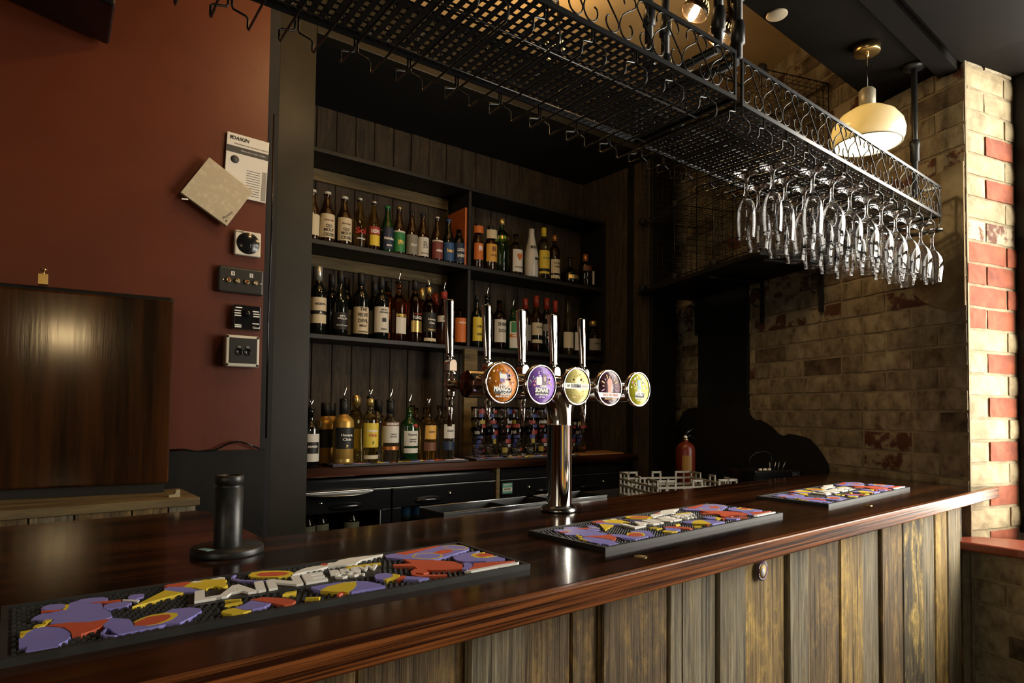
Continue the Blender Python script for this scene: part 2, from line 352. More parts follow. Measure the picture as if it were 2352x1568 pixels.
# window reveal beside the pillar corner: splayed jamb, then the window
RA = R(-15.3); FJ = Matrix.Translation((WC.x, WC.y, ZC)) @ Matrix.Rotation(RA, 4, 'Z') @ Matrix.Rotation(pi, 4, 'Z') @ Matrix.Scale(-1, 4, (1,0,0))
FJ = Matrix.Translation((WC.x, WC.y, ZC)) @ Matrix.Rotation(RA+pi, 4, 'Z')      # x runs back to the corner, y towards the camera
mb = MB(FJ); mb.b(-.36, -.004, -.014, -.004, -ZC, ZT)
pillar = struct('wall_pillar', mb, MORTAR)
runs = []
reds = {5:(0,1), 7:(0,1), 9:(2,2), 10:(1,1), 11:(1,1), 12:(1,1), 13:(1,1), 15:(0,1), 17:(0,1), 19:(0,1), 21:(0,1), 23:(0,1), 24:(0,0)}
zc = 1.444+CH*3; k = -3
while zc > -.9:
    odd = k % 2 == 1
    segs = [(0,.112),(.118,.29)] if odd else [(0,.236),(.242,.33)]
    rd = reds.get(k, (0,0))
    for i, (a, b_) in enumerate(segs):
        kd = rd[i]; mt_ = [CREAMBRICK, REDBRICK, FLAKEBRICK][kd]
        if k < 2: mt_ = GREYBRICK
        runs.append((-b_, -a-.004, zc-CH, mt_))
    k += 1; zc -= CH
bricks(pillar, FJ, runs, None)
# lower wall under the window, sill board, window frame
FL = FW @ T(0, .03, 0)
mb = MB(FL); mb.b(-2.2, -.02, -.35, -.004, -ZC, -.455)
wl = struct('wall_under_window', mb, MORTAR)
runs = []; z = -.475-CH*1; k = 0
while z > -ZC+.05:
    s = -.03 - (.112 if k % 2 else 0)
    if k % 2: runs.append((-.03-.106, -.03, z, GREYBRICK))
    while s > -1.3:
        runs.append((s-.216, s, z, GREYBRICK if random.random() < .7 else DARKBRICK)); s -= .224
    k += 1; z -= CH
bricks(wl, FL, runs, None)
pts = [(.02,.10),(-.03,.135),(-.20,.07),(-2.1,.055),(-2.1,-.34),(-.30,-.34),(.0,-.02)]
sill = part('window_sill', MB(FW).pr(pts, -.455, -.425), SILLRED, None, .008, 3); sill['kind'] = 'structure'
mb = MB(FW)
for a in (.0, -.80, -1.57): mb.b(a-.03, a+.03, -.38, -.30, -.43, 1.70)
for z in (-.43, .62, 1.64): mb.b(-1.60, .03, -.38, -.30, z, z+.06)
o = struct('window_1', mb, BLACKPAINT)
mb = MB(FW); mb.b(-4.6, -1.60, -.38, 0, -ZC, ZT); mb.b(-1.60, .0, -.38, -.02, 1.70, ZT)
struct('wall_window_side', mb, WALLDK)
# ---------------------------------------------------------------- red wall (frame FR)
mb = MB(FR); mb.b(-4, .06, 0, .13, -ZC, ZT); wall_red = struct('wall_red', mb, REDPAINT)
mb = MB(FR); mb.b(-4, .075, -.012, .12, -ZC, -.137); dado = struct('baseboard_red', mb, BLACKPAINT)
struct('trim_4', MB(FR).b(.052, .10, .02, 1.2, -ZC, ZT), MATTBLACK)                # black end of the wall towards the back bar
# ---------------------------------------------------------------- back bar recess (frame FB)
struct('trim_5', MB(FB).b(-.1445, 0, 0, .12, -ZC, ZT), POSTPAINT, .004)
struct('trim_6', MB(FB).b(1.997, 2.215, -.0, .20, -ZC, ZT), BLACKPAINT, .004)
struct('trim_7', MB(FB).b(0, 1.997, 0, .05, 1.505, ZT), POSTPAINT, .003)
struct('trim_8', MB(FB).b(-.14, 2.2, .05, .72, 1.505, 1.56), MATTBLACK)
wall_bb = struct('wall_back_bar', MB(FB).b(-.14, 2.2, .625, .70, -ZC, ZT), MATTBLACK)
x = -.08
pl = {}
def plank_mesh(wd, h_, t, mt_):
    key = (round(wd,3), round(h_,3), mt_)
    if key not in pl:
        n = .003; mb = MB(); w2 = wd/2
        mb.pr([(-w2,t),(-w2,n),(-w2+n,0),(w2-n,0),(w2,n),(w2,t)], 0, h_); pl[key] = mb.mesh('plank', mt_)
    return pl[key]
while x < 2.0:
    wd = random.choice([.092,.10,.108])
    ob('plank', plank_mesh(wd, 1.75, .02, BACKPLANK), wall_bb, FB @ T(x+wd/2, .604+random.uniform(-.003,.003), -.245)); x += wd+.003
wall_rs = struct('wall_recess_side', MB(FB).b(2.015, 2.05, .05, .66, -ZC, 1.505), MATTBLACK)
y = .02
while y < .60:
    wd = random.choice([.10,.115,.125])
    ob('plank', plank_mesh(wd, ZC+1.50, .018, BACKPLANK), wall_rs, FB @ T(1.997+random.uniform(-.002,.002), y+wd/2, -ZC) @ RZ(-90)); y += wd+.003
# ---------------------------------------------------------------- the bar
ZB = ZC - .25                                     # bar top height
bt = thing('bar_counter', 'long L-shaped bar with dark glossy top and weathered plank front', 'bar', T(0,0,0))
poly = [(-1.9,.65),(2.784,.65),(2.784,.688),(2.705,.712),(2.893,1.255),(.41,1.255),(.41,1.655),(.385,1.68),(-1.9,1.68)]
poly[0] = (-1.9,.666); poly[1] = (2.784,.666)
part('bar_top', MB().pr(poly, ZB-.036, ZB), BARWOOD, bt)
part('lit_edge_strip', MB().b(-1.9,2.784,.65,.6655,ZB-.037,ZB+.0002), EDGEWOOD_LIT, bt, .0025, 3)  # added strip whose brighter colour carries the light on the front edge
part('carcass', MB().b(-1.85, 2.55, .745, 1.20, 0, ZB-.038).b(-1.85, .36, 1.20, 1.62, 0, ZB-.038), MATTBLACK, bt)
edges = [(.343,0),(.503,1),(.602,0),(.703,1),(.764,1),(.933,1),(.981,0),(1.092,0),(1.191,0),(1.361,2),(1.46,0),(1.624,1),(1.756,2),(1.87,0),(2.014,1),(2.182,3),(2.29,0),(2.40,2),(2.521,0)]
lx = [-1.85]
while lx[-1] < .25: lx.append(lx[-1]+random.uniform(.09,.17))
lx[-1] = .343 if .343-lx[-2] > .05 else lx[-1]
segs = [(a, b_, random.choice([0,1,1,2])) for a, b_ in zip(lx[:-1], lx[1:])]
if segs[-1][1] > .343: segs[-1] = (segs[-1][0], .343, segs[-1][2])
segs += [(edges[i][0], edges[i+1][0], edges[i+1][1]) for i in range(len(edges)-1)]
for i, (a, b_, k) in enumerate(segs):
    gap = .010 if i in (len(segs)-4, len(segs)-9, len(segs)-13) else .0025
    w2 = (b_-a-gap)/2; n = .003; P = [(-w2,.02),(-w2,n),(-w2+n,0),(w2-n,0),(w2,n),(w2,.02)]
    mb = MB()
    q = [(x + (random.uniform(-.0015,.0015)), y_) for x, y_ in P]
    mb.pr(P, 0, ZB-.038)
    part('plank', mb, OLDWOODS[k], bt, M=T((a+b_)/2, .70+random.choice([0,.003,.006,-.003]), 0))
part('end_board', MB().b(2.524, 2.60, .715, .74, 0, ZB-.038), OLDWOODS[3], bt)
for i, (x, y) in enumerate([(.877,.713),(1.886,.738)]):
    o = part('brass_disc', MB().la([(.0001,.0),(.010,.0),(.0112,.0008),(.0112,-.004)], 20), BRASS, None, M=T(x, y, ZB+.0004))
    tag(o, ['small brass disc set into the bar top near the middle drip mat', 'small brass disc set into the bar top near the far drip mat'][i], 'disc', 'brass discs in the bar top')
st = thing('round_sticker', 'small round purple sticker on a plank just under the bar edge', 'sticker', T(1.255, .699, ZB-.077) @ RX(90))
part('disc', MB().la([(.0001,.0012),(.021,.0012),(.021,0)], 28), mat('purple_print', (.10,.03,.10), .5), st)
part('ring', MB().la([(.0001,.0015),(.0135,.0015),(.0135,.001)], 24), mat('yellow_print', (.62,.40,.05), .5), st)
part('face', MB().la([(.0001,.0018),(.0085,.0018),(.0085,.001)], 20, (0,-.003,0)), mat('pale_print', (.6,.6,.65), .5), st)
for s_, y_, fl in (('BE      AR', .0165, 1), ('TROUBANA', -.0165, -1)):
    vs, fs = textmb(s_, 1, .02); wd = max(v[0] for v in vs)
    r0 = .0172; V = []
    for x, yy, z in vs:
        a = x/wd*R(70 if fl > 0 else 80); rr = r0 + yy*.0045*fl
        V.append((rr*math.sin(a), fl*rr*math.cos(a), .0022))
    part('lettering', MB().add(V, fs), MWHI, st)
# ---------------------------------------------------------------- rubber drip mats
ART=[
('P',[(-312,-49),(-308,-40),(-300,-22),(-289,-20),(-279,-28),(-271,-44),(-268,-64),(-270,-76),(-274,-85),(-280,-91),(-281,-98),(-307,-97),(-305,-81),(-312,-80)]),
('Y',[(-311,-30),(-310,-24),(-300,-24),(-304,-31),(-307,-35)]),
('Y',[(-311,-36),(-306,-37),(-309,-50),(-311,-46)]),
('Y',[(-300,-16),(-297,-8),(-286,-8),(-289,-14),(-296,-19)]),
('Y',[(-291,0),(-288,5),(-281,7),(-283,-1),(-288,-5)]),
('P',[(-285,-14),(-280,3),(-292,8),(-301,16),(-297,26),(-290,35),(-282,32),(-276,38),(-269,39),(-262,65),(-255,69),(-244,64),(-232,40),(-231,14),(-227,-5),(-227,-24),(-233,-29),(-251,-30),(-270,-20)]),
('P',[(-291,57),(-288,66),(-282,71),(-270,66),(-266,59),(-269,44),(-276,44),(-285,46)]),
('R',[(-291,41),(-291,48),(-272,40),(-273,34),(-281,36)]),
('Y',[(-271,37),(-268,46),(-267,61),(-263,56),(-265,44),(-268,34)]),
('P',[(-256,67),(-250,74),(-241,74),(-228,69),(-223,61),(-225,50),(-231,48),(-235,40),(-250,56)]),
('R',[(-243,51),(-232,49),(-211,44),(-213,36),(-227,39),(-240,46)]),
('P',[(-232,15),(-229,10),(-210,10),(-202,22),(-208,32),(-220,34),(-230,30)]),
('P',[(-203,50),(-198,59),(-190,58),(-184,55),(-187,41),(-196,35),(-203,37)]),
('W',[(-210,39),(-209,43),(-193,28),(-196,22),(-202,31)]),
('R',[(-289,-18),(-270,-20),(-251,-32),(-230,-32),(-235,-51),(-248,-65),(-260,-72),(-268,-71),(-268,-57),(-273,-36)]),
('P',[(-229,-30),(-213,-47),(-212,-61),(-212,-77),(-200,-86),(-191,-88),(-170,-94),(-152,-76),(-141,-62),(-140,-52),(-150,-40),(-168,-35),(-171,-38),(-152,-46),(-145,-57),(-156,-73),(-173,-86),(-191,-93),(-213,-95),(-229,-96),(-232,-86),(-234,-71),(-238,-62),(-239,-53)]),
('P',[(-244,-82),(-239,-69),(-236,-67),(-241,-81),(-239,-90),(-230,-98),(-233,-102),(-241,-93)]),
('Y',[(-211,-61),(-203,-52),(-191,-45),(-176,-46),(-166,-55),(-167,-65),(-175,-77),(-188,-85),(-201,-84)]),
('R',[(-212,-77),(-210,-64),(-196,-52),(-182,-52),(-174,-56),(-174,-65),(-181,-76),(-192,-83),(-202,-82)]),
('Y',[(-204,2),(-160,57),(-143,31)]),
('P',[(-160,65),(-154,71),(-136,59),(-122,28),(-131,26),(-143,32),(-160,57)]),
('R',[(-158,78),(-152,84),(-128,85),(-121,75),(-136,59),(-154,71)]),
('Y',[(-138,59),(-127,75),(-108,83),(-88,74),(-82,62),(-87,52),(-88,34),(-96,26),(-103,38),(-112,37),(-117,27),(-122,34),(-125,44)]),
('W',[(-126,80),(-118,82),(-110,72),(-122,72)]),
('W',[(-99,81),(-86,83),(-81,78),(-84,70),(-97,75)]),
('P',[(-76,67),(-70,82),(-64,84),(-71,74),(-73,63),(-63,48),(-48,35),(-24,23),(-26,16),(-54,32),(-70,47)]),
('Y',[(-51,72),(-42,84),(-27,83),(-11,75),(4,62),(6,48),(-3,36),(-20,36),(-38,47),(-51,58)]),
('R',[(-43,68),(-33,74),(-19,70),(-5,60),(0,49),(-10,41),(-24,45),(-38,53)]),
('Y',[(-125,-85),(-121,-77),(-108,-74),(-101,-91),(-94,-96),(-104,-101),(-116,-97)]),
('P',[(-108,-76),(-95,-68),(-83,-56),(-67,-83),(-78,-92),(-92,-93),(-100,-89)]),
('R',[(-83,-52),(-67,-51),(-52,-64),(-41,-80),(-39,-90),(-46,-100),(-56,-99),(-66,-80)]),
('Y',[(-110,-40),(-109,-36),(-91,-42),(-93,-47)]),
('Y',[(-115,-60),(-112,-54),(-93,-53),(-94,-59)]),
('W',[(0,36),(10,50),(27,63),(43,67),(57,65),(71,75),(79,72),(91,83),(113,87),(136,84),(166,81),(156,74),(118,63),(102,46),(87,46),(70,51),(60,53),(42,46),(23,44)]),
('R',[(55,70),(59,76),(67,71),(62,60),(55,61)]),
('Y',[(80,34),(86,36),(136,31),(133,22),(98,28),(80,27)]),
('P',[(165,71),(183,74),(193,56),(275,83),(300,74),(311,40),(302,29),(224,-1),(211,-5),(181,24),(159,54)]),
('R',[(183,74),(272,85),(280,79),(193,53)]),
('R',[(238,41),(261,52),(279,42),(265,27),(242,22)]),
('Y',[(196,38),(208,49),(224,48),(238,40),(243,23),(239,11),(227,2),(211,3),(198,14),(193,27)]),
('P',[(199,38),(209,45),(222,45),(236,37),(241,23),(237,13),(227,6),(213,6),(200,17),(196,28)]),
('Y',[(276,70),(289,77),(303,72),(311,58),(309,41),(297,32),(281,38),(274,53)]),
('P',[(278,69),(289,75),(302,69),(309,56),(308,43),(297,35),(283,41),(276,54)]),
('R',[(145,6),(173,-4),(175,28),(192,8),(214,-9),(232,-30),(233,-56),(219,-78),(195,-69),(177,-58),(163,-42),(166,-22),(142,-3)]),
('P',[(216,-80),(229,-67),(239,-48),(248,-51),(246,-65),(233,-81),(220,-87)]),
('R',[(225,-86),(243,-72),(251,-59),(283,-70),(315,-84),(278,-88)]),
('W',[(211,-94),(222,-91),(277,-90),(316,-93),(309,-98),(272,-97),(220,-100)]),
('R',[(146,-48),(160,-37),(170,-52),(166,-67),(156,-69),(149,-58),(144,-62),(148,-73),(182,-92),(178,-99),(143,-81),(139,-65)]),
('P',[(247,-8),(262,2),(279,6),(310,7),(290,-6),(278,-20),(278,-34),(288,-43),(310,-42),(311,-63),(277,-58),(246,-44),(240,-26)]),
('Y',[(277,-13),(288,-5),(312,-6),(302,-13),(286,-19),(284,-32),(312,-40),(288,-43),(276,-31)]),
('R',[(282,-18),(293,-12),(310,-13),(311,-32),(296,-32),(286,-30)]),
('P',[(91,-41),(99,-32),(113,-36),(119,-51),(111,-63),(93,-66),(86,-57)]),
('Y',[(93,-66),(111,-59),(119,-44),(124,-56),(114,-69),(96,-70)]),
('R',[(108,-76),(124,-61),(129,-66),(117,-79)]),
('P',[(116,-82),(129,-68),(150,-95),(133,-95)]),
('P',[(-3,-44),(8,-42),(34,-43),(57,-50),(71,-62),(79,-86),(80,-98),(55,-97),(32,-97),(1,-68),(-4,-51)]),
('Y',[(1,-68),(16,-55),(39,-49),(58,-53),(50,-72),(38,-88),(28,-96),(12,-82)]),
('R',[(11,-98),(17,-91),(24,-88),(21,-95),(14,-100)]),
('Y',[(-28,-92),(-25,-87),(-9,-94),(-13,-101)]),
('Y',[(-45,-58),(-39,-50),(-24,-50),(-27,-56)])]
def art_mats(k): return {'P':MPUR,'R':MRED,'Y':MYEL,'W':MWHI}[k]
def make_mat(label):
    t = thing('bar_mat', label, 'bar mat', T(0,0,0), 'printed rubber bar mats')
    L_, W_ = .328, .103; mb = MB()
    mb.b(-L_, L_, -W_-.004, W_-.004, 0, .0045)
    for a in ((-L_,L_,-W_-.004,-W_+.003),(-L_,L_,W_-.011,W_-.004),(-L_,-L_+.007,-W_+.003,W_-.011),(L_-.007,L_,-W_+.003,W_-.011)): mb.b(*a, .0045, .0085)
    part('tray', mb, RUBBER, t)
    mb = MB(); p = .0088; r = .0026
    ny = int(.188/p)
    for i in range(int(.64/p)):
        for j in range(ny):
            x = -.316+i*p+(p/2 if j % 2 else 0); y = -.0955+j*p
            if x > .318: continue
            mb.add([(x-r,y-r,.0045),(x+r,y-r,.0045),(x+r,y+r,.0045),(x-r,y+r,.0045),(x-r*.6,y-r*.6,.0082),(x+r*.6,y-r*.6,.0082),(x+r*.6,y+r*.6,.0082),(x-r*.6,y+r*.6,.0082)],[(4,5,6,7),(0,1,5,4),(1,2,6,5),(2,3,7,6),(3,0,4,7)])
    part('nubs', mb, RUBBER, t, stuff=True)
    lv = {}
    for i, (k, po) in enumerate(ART):
        po = [(max(-.318,min(.318,x/1000)), max(-.099,min(.091,y/1000))) for x, y in po]
        part('relief', MB().pr(po, .0045, .0090+.00004*i), art_mats(k), t)
    part('lettering_ground', MB().pr([(-.150,-.034),(.036,-.026),(.10,-.030),(.136,.024),(.045,.024),(.04,.020),(-.138,.026)], .0045, .0080), RUBBER, t)
    for s_, cx, cy, sz, wd, rot, sl in (('LAINE',-.0525,-.002,.060,.172,1.2,.22),('BREW',.0830,.0095,.030,.076,-2.5,.28),('CO.',.066,-.0135,.027,.044,-2.5,.28)):
        text('lettering', s_, sz, MWHI, t, T(cx,cy,.0100) @ RZ(rot), bold=.045, ext=.0016, slant=sl, width=wd)
    return t
m0 = make_mat('printed rubber bar mat nearest the camera')
m0.matrix_world = T(.3415,.877,ZB) @ RZ(-1.25)
copytree(m0, T(1.178,.886,ZB) @ RZ(1.2), 'printed rubber bar mat in the middle, in front of the beer font')
copytree(m0, T(2.08,.905,ZB) @ RZ(2.0), 'printed rubber bar mat at the far end by the brick pillar')
copytree(m0, FB @ T(.455,.166,-.239) @ RZ(0), 'printed rubber bar mat on the back counter under the gold and yellow bottles')
copytree(m0, FB @ T(1.16,.170,-.239) @ RZ(0), 'printed rubber bar mat on the back counter under the printed glasses')
# ---------------------------------------------------------------- black tube stand on the bar
t = thing('tube_stand', 'black upright tube on a round base beside the nearest bar mat', 'stand', T(.322,1.163,ZB))
part('base', MB().la([(.0001,0),(.058,0),(.0585,.002),(.0585,.010),(.057,.012),(.0001,.0125)], 48), BLKMETAL, t)
part('tube', MB().la([(.0225,.012),(.0228,.014),(.0228,.112),(.0205,.113),(.0205,.118),(.0232,.119),(.0232,.132),(.0215,.1335),(.018,.1335),(.018,.06),(.0001,.06)], 36), BLKMETAL, t)
part('barcode_label', MB().b(-.047,-.034,-.013,.013,.0123,.0128), mat('teal_label', (.25,.42,.36), .5), t, M=RZ(20))
# ---------------------------------------------------------------- beer font
t = thing('beer_font', 'polished chrome T-bar beer font with five taps and round badges', 'beer font', T(1.112,1.165,ZB))
ZT_ = .31                                          # T-bar axis above the bar
part('base_flange', MB().la([(.0001,0),(.045,0),(.0455,.004),(.044,.010),(.037,.014),(.034,.016),(.0315,.016)], 40), mat('dark_chrome', (.22,.22,.21), .22, 1), t)
part('column', MB().la([(.0315,.014),(.0315,.215),(.0325,.216),(.0325,.2185),(.0315,.2195)], 40), CHROME, t)
mb = MB(); rings = 9; vs = []; fs = []; sg = 32     # flared neck blending the column into the cross tube
for j in range(rings+1):
    u = j/rings; zz = .2195+u*.075; g = u*u
    for i in range(sg):
        a = 2*pi*i/sg; vs.append((math.cos(a)*(.0315+.036*g**1.3), math.sin(a)*(.0315-.004*g), zz))
for j in range(rings):
    for i in range(sg): fs.append((j*sg+i, j*sg+(i+1) % sg, (j+1)*sg+(i+1) % sg, (j+1)*sg+i))
mb.add(vs, fs, True); part('neck', mb, CHROME, t)
x0, x1 = -.296, .262
part('cross_tube', MB().la([(.030,x0+.004),(.0315,x0+.008),(.0315,x1)], 36, (0,0,ZT_), 'x'), CHROME, t)
part('end_cap', MB().la([(.0001,x0-.002),(.024,x0-.001),(.030,x0+.004)], 36, (0,0,ZT_), 'x'), mat('copper_tinted_cap', (.20,.10,.07), .16, 1), t)
part('end_cap', MB().la([(.0315,x1),(.030,x1+.004),(.0001,x1+.006)], 36, (0,0,ZT_), 'x'), CHROME, t)
tx = [-.272,-.159,-.046,.067,.180]
BADGE = [('orange',(.60,.21,.02),(.35,.09,.01)), ('violet',(.21,.08,.47),(.36,.20,.62)), ('pale yellow',(.70,.63,.24),(.62,.52,.14)), ('dark plum',(.045,.015,.03),(.12,.04,.06)), ('lime yellow',(.62,.58,.04),(.38,.40,.03))]
def disc(r, seg=20, z=0, c=(0,0)): return MB().la([(.00001,z),(r,z),(r,z-.0006)], seg, (c[0],c[1],0))
for i, x in enumerate(tx):
    tp = part('tap_body', MB().la([(.011,.028),(.011,.078),(.0145,.080),(.0145,.098),(.010,.106),(.0001,.107)], 20, (x,0,ZT_), 'y'), CHROME, t)
    part('barrel', MB().la([(.0001,-.030),(.010,-.030),(.0125,-.024),(.0135,-.012),(.0125,.0),(.0135,.010),(.0125,.022),(.0145,.026),(.0145,.030),(.0095,.032),(.0001,.0325)], 20, (x,.092,ZT_)), CHROME, tp)
    part('spout', MB().la([(.0001,-.030),(.0092,-.030),(.0075,-.06),(.0055,-.098),(.0042,-.098),(.0042,-.05)], 18, (x,.092,ZT_)), CHROME, tp)
    # lever collar with a rounded shield front
    mb = MB(); P = [(-.012,.032),(.012,.032),(.012,.050)] + [(.012*math.cos(a), .050+.012*math.sin(a)) for a in [k*pi/8 for k in range(1,8)]] + [(-.012,.050)]
    mb.pr(P, .080, .104, 'y'); part('lever_collar', mb, CHROME, tp, .002, 2, M=T(x,0,ZT_))
    mb = MB(); vs = []; fs = []                   # tapered square handle with softened corners
    prof = [(.050,.0070),(.066,.0070),(.0665,.0100),(.070,.0102),(.072,.0094),(.076,.0092),(.20,.0132),(.2035,.0128),(.205,.0110)]
    sg = 24; po = 4.0 if i in (2,3) else 2.3
    for zz, hw in prof:
        for q in range(sg):
            a = 2*pi*q/sg + pi/sg; c_, s_ = math.cos(a), math.sin(a)
            rr = hw/((abs(c_)**po+abs(s_)**po)**(1/po)); vs.append((rr*c_, rr*s_*.8, zz))
    for j in range(len(prof)-1):
        for q in range(sg): fs.append((j*sg+q, j*sg+(q+1) % sg, (j+1)*sg+(q+1) % sg, (j+1)*sg+q))
    fs.append(tuple((len(prof)-1)*sg+q for q in range(sg))); mb.add(vs, fs, True)
    hn = part('handle', mb, CHROME, tp, M=T(x,.092,ZT_) @ RX(-3))
    # badge on the customers' side
    nm, c1_, c2_ = BADGE[i]
    cone = part('badge_arm', MB().la([(.020,-.024),(.012,-.050),(.010,-.085),(.016,-.092)], 20, (x,0,ZT_), 'y'), CHROME, t)
    bd = part('badge', MB().la([(.0001,-.0915),(.038,-.0915),(.0452,-.0945),(.0458,-.098),(.0452,-.1075),(.043,-.1085),(.0405,-.1065)], 48, (x,0,ZT_), 'y'), CHROME, t, label='round %s tap badge in a chrome rim' % nm)
    FBd = T(x, -.1065, ZT_) @ RX(90)             # x right, y up, z towards the customer
    fc = mat('badge_%s' % nm.replace(' ','_'), c1_, .25, col2=c2_, scale=130, detail=5, lo=.42, hi=.62)
    part('badge_face', MB(FBd).la([(.0001,.0008),(.0425,0),(.0427,-.002)], 48), fc, bd)
    def tx_(s_, y_, sz, mt_, bold=.05, sl=.15, x_=0, wd=None): text('lettering', s_, sz, mt_, bd, FBd @ T(x_, y_, .0014), bold=bold, slant=sl, width=wd)
    def sh(mt_, po, z_=.0012): part('print', MB(FBd).pr(po, .0006, z_), mt_, bd)
    def blk(x_, y_, w_, h_, mt_, z_=.0012, sl=0): sh(mt_, [(x_-w_+sl*-h_, y_-h_),(x_+w_+sl*-h_, y_-h_),(x_+w_+sl*h_, y_+h_),(x_-w_+sl*h_, y_+h_)], z_)
    conf = [mat('print_white',(.72,.70,.66),.4), mat('print_violet',(.14,.08,.30),.4), mat('print_crimson',(.45,.05,.06),.4), mat('print_gold',(.7,.42,.06),.4), mat('print_teal',(.10,.28,.34),.4)]
    if i in (0,1,4):
        rnd = random.Random(i)
        for q in range(26):
            a = rnd.uniform(0, 2*pi); rr = rnd.uniform(.017,.036); cx_, cy_ = rr*math.cos(a), abs(rr*math.sin(a))*.95-.002
            n_ = rnd.randint(3,6); s_ = rnd.uniform(.0018,.0042); b0 = rnd.uniform(0,6)
            sh(rnd.choice(conf), [(cx_+s_*rnd.uniform(.6,1.2)*math.cos(b0+2*pi*k_/n_), cy_+s_*rnd.uniform(.6,1.2)*math.sin(b0+2*pi*k_/n_)) for k_ in range(n_)], .0009)
        if i == 0:
            blk(.002,.014,.0095,.0055,conf[0],.0012,-.2); blk(.000,.005,.006,.004,conf[1],.0012); blk(.014,.014,.0018,.008,conf[1],.0013)
        elif i == 1:
            blk(-.008,.008,.008,.009,conf[0],.0011); blk(.009,.010,.0065,.012,mat('print_dark',(.06,.01,.03),.4),.0012); blk(.009,.013,.003,.005,mat('print_skin',(.5,.36,.28),.4),.0014)
        else: blk(.0,.012,.006,.012,conf[4],.0012,-.12); blk(.003,.014,.002,.006,conf[0],.0014,-.12)
    if i == 0:
        tx_('LAINE', -.0045, .007, MWHI); blk(.002,-.0175,.023,.0062,INK,.0010,.15); tx_('MANGO', -.0135, .0145, MWHI, wd=.046); tx_('-LICIOUS', -.0235, .0075, MWHI, x_=.009); tx_('PALE ALE 4.7%VOL', -.0292, .0045, MWHI)
    elif i == 1:
        tx_('LAINE', -.0035, .0065, MWHI, x_=.004); blk(.002,-.0155,.0205,.0060,INK,.0010,.15); tx_('SONAR', -.0125, .0145, MWHI, wd=.040); tx_('HAZY SESSION IPA', -.0225, .0046, MWHI); tx_('4.3% VOL', -.0282, .0044, MWHI)
    elif i == 2:
        sh(MWHI, [(-.0395,-.006),(.0395,-.006),(.0395,.007),(-.0395,.007)], .0010)
        text('lettering', 'KARMA', .0125, INK, bd, FBd @ T(-.004,.0005,.0014), bold=.02, width=.032); text('lettering', 'LAGER', .0115, mat('print_pale_grey',(.55,.52,.45),.5), bd, FBd @ T(.0245,.0005,.0014), width=.022); text('lettering', 'AF', .008, GREYINK, bd, FBd @ T(-.029,.0005,.0014), bold=.03)
        ol = mat('print_olive',(.42,.34,.06),.5)
        for q in range(18):
            a = q*2*pi/18+.17; rr = .024+.006*(q % 3 == 0); sh(ol, [(rr*math.cos(a)+.002*math.cos(a+k_*2.1), rr*math.sin(a)+.002*math.sin(a+k_*2.1)) for k_ in range(3)]) if abs(rr*math.sin(a)) > .011 else None
        for xx in (-.011,.0135): part('print', MB(FBd).la([(.00001,.0016),(.0021,.0016),(.0021,.0004)], 12, (xx,.0155,0)), INK, bd)
        text('lettering', 'PREMIUM LAGER', .0046, mat('print_gold',(.7,.42,.06),.4), bd, FBd @ T(0,-.026,.0014), bold=.02)
    elif i == 3:
        sh(mat('print_fist',(.62,.16,.09),.45), [(-.006,-.012),(.006,-.012),(.007,.006),(.009,.012),(.007,.021),(.001,.024),(-.006,.022),(-.009,.014),(-.006,.004)], .0012)
        gl = mat('print_gold',(.7,.42,.06),.4)
        for q in range(16):
            a = q*2*pi/16; r1, r2 = .020, .026+.005*(q % 2); d_ = .06
            sh(gl if q % 3 else mat('print_plum',(.20,.06,.22),.4), [(r1*math.cos(a-d_),r1*math.sin(a-d_)+.004),(r2*math.cos(a-d_*.7),r2*math.sin(a-d_*.7)+.004),(r2*math.cos(a+d_*.7),r2*math.sin(a+d_*.7)+.004),(r1*math.cos(a+d_),r1*math.sin(a+d_)+.004)]) if math.sin(a) > -.5 else None
        sh(MWHI, [(-.0375,-.024),(.0375,-.024),(.0395,-.012),(-.0395,-.012)], .0013)
        text('lettering', 'BUCK THE TREND', .0085, mat('print_brick_red',(.45,.07,.04),.5), bd, FBd @ T(.004,-.018,.0017), bold=.02, width=.054)
        text('lettering', 'BREAKFAST BREW', .0046, gl, bd, FBd @ T(0,-.0275,.0015), bold=.02); text('lettering', '6.1%', .0038, MWHI, bd, FBd @ T(0,-.0325,.0015), bold=.02)
    else:
        tx_('LAINE', -.004, .0065, MWHI); blk(.002,-.0155,.018,.006,INK,.0010,.15); tx_('WORD', -.0125, .0145, MWHI, wd=.034); tx_('DDH PALE ALE', -.0235, .005, MWHI); tx_('4.5%VOL', -.0285, .0042, MWHI)
# ---------------------------------------------------------------- drip trays hung behind the bar
for i, (xa, xb) in enumerate([(.835,1.185),(1.215,1.405)]):
    t = thing('drip_tray', ['long open black metal drip tray behind the bar, left of the font', 'short open black metal drip tray behind the bar, right of the font'][i], 'tray', T(xa,1.268,ZB-.034), 'drip trays behind the bar')
    L_ = xb-xa; D_ = .112; mb = MB(); mb.b(0,L_,0,D_,0,.002)
    for a in ((0,L_,0,.002),(0,L_,D_-.002,D_),(0,.002,.002,D_-.002),(L_-.002,L_,.002,D_-.002)): mb.b(*a,.002,.040)
    part('pan', mb, BLKMETAL, t)
    mb = MB(); mb.tu([(0,0,.0405),(L_,0,.0405)], .0016); mb.tu([(0,D_,.0405),(L_,D_,.0405)], .0016); part('rim', mb, STEEL, t)
    if i == 0: part('partition', MB().b(L_*.63,L_*.63+.002,.002,D_-.002,.002,.036), BLKMETAL, t)
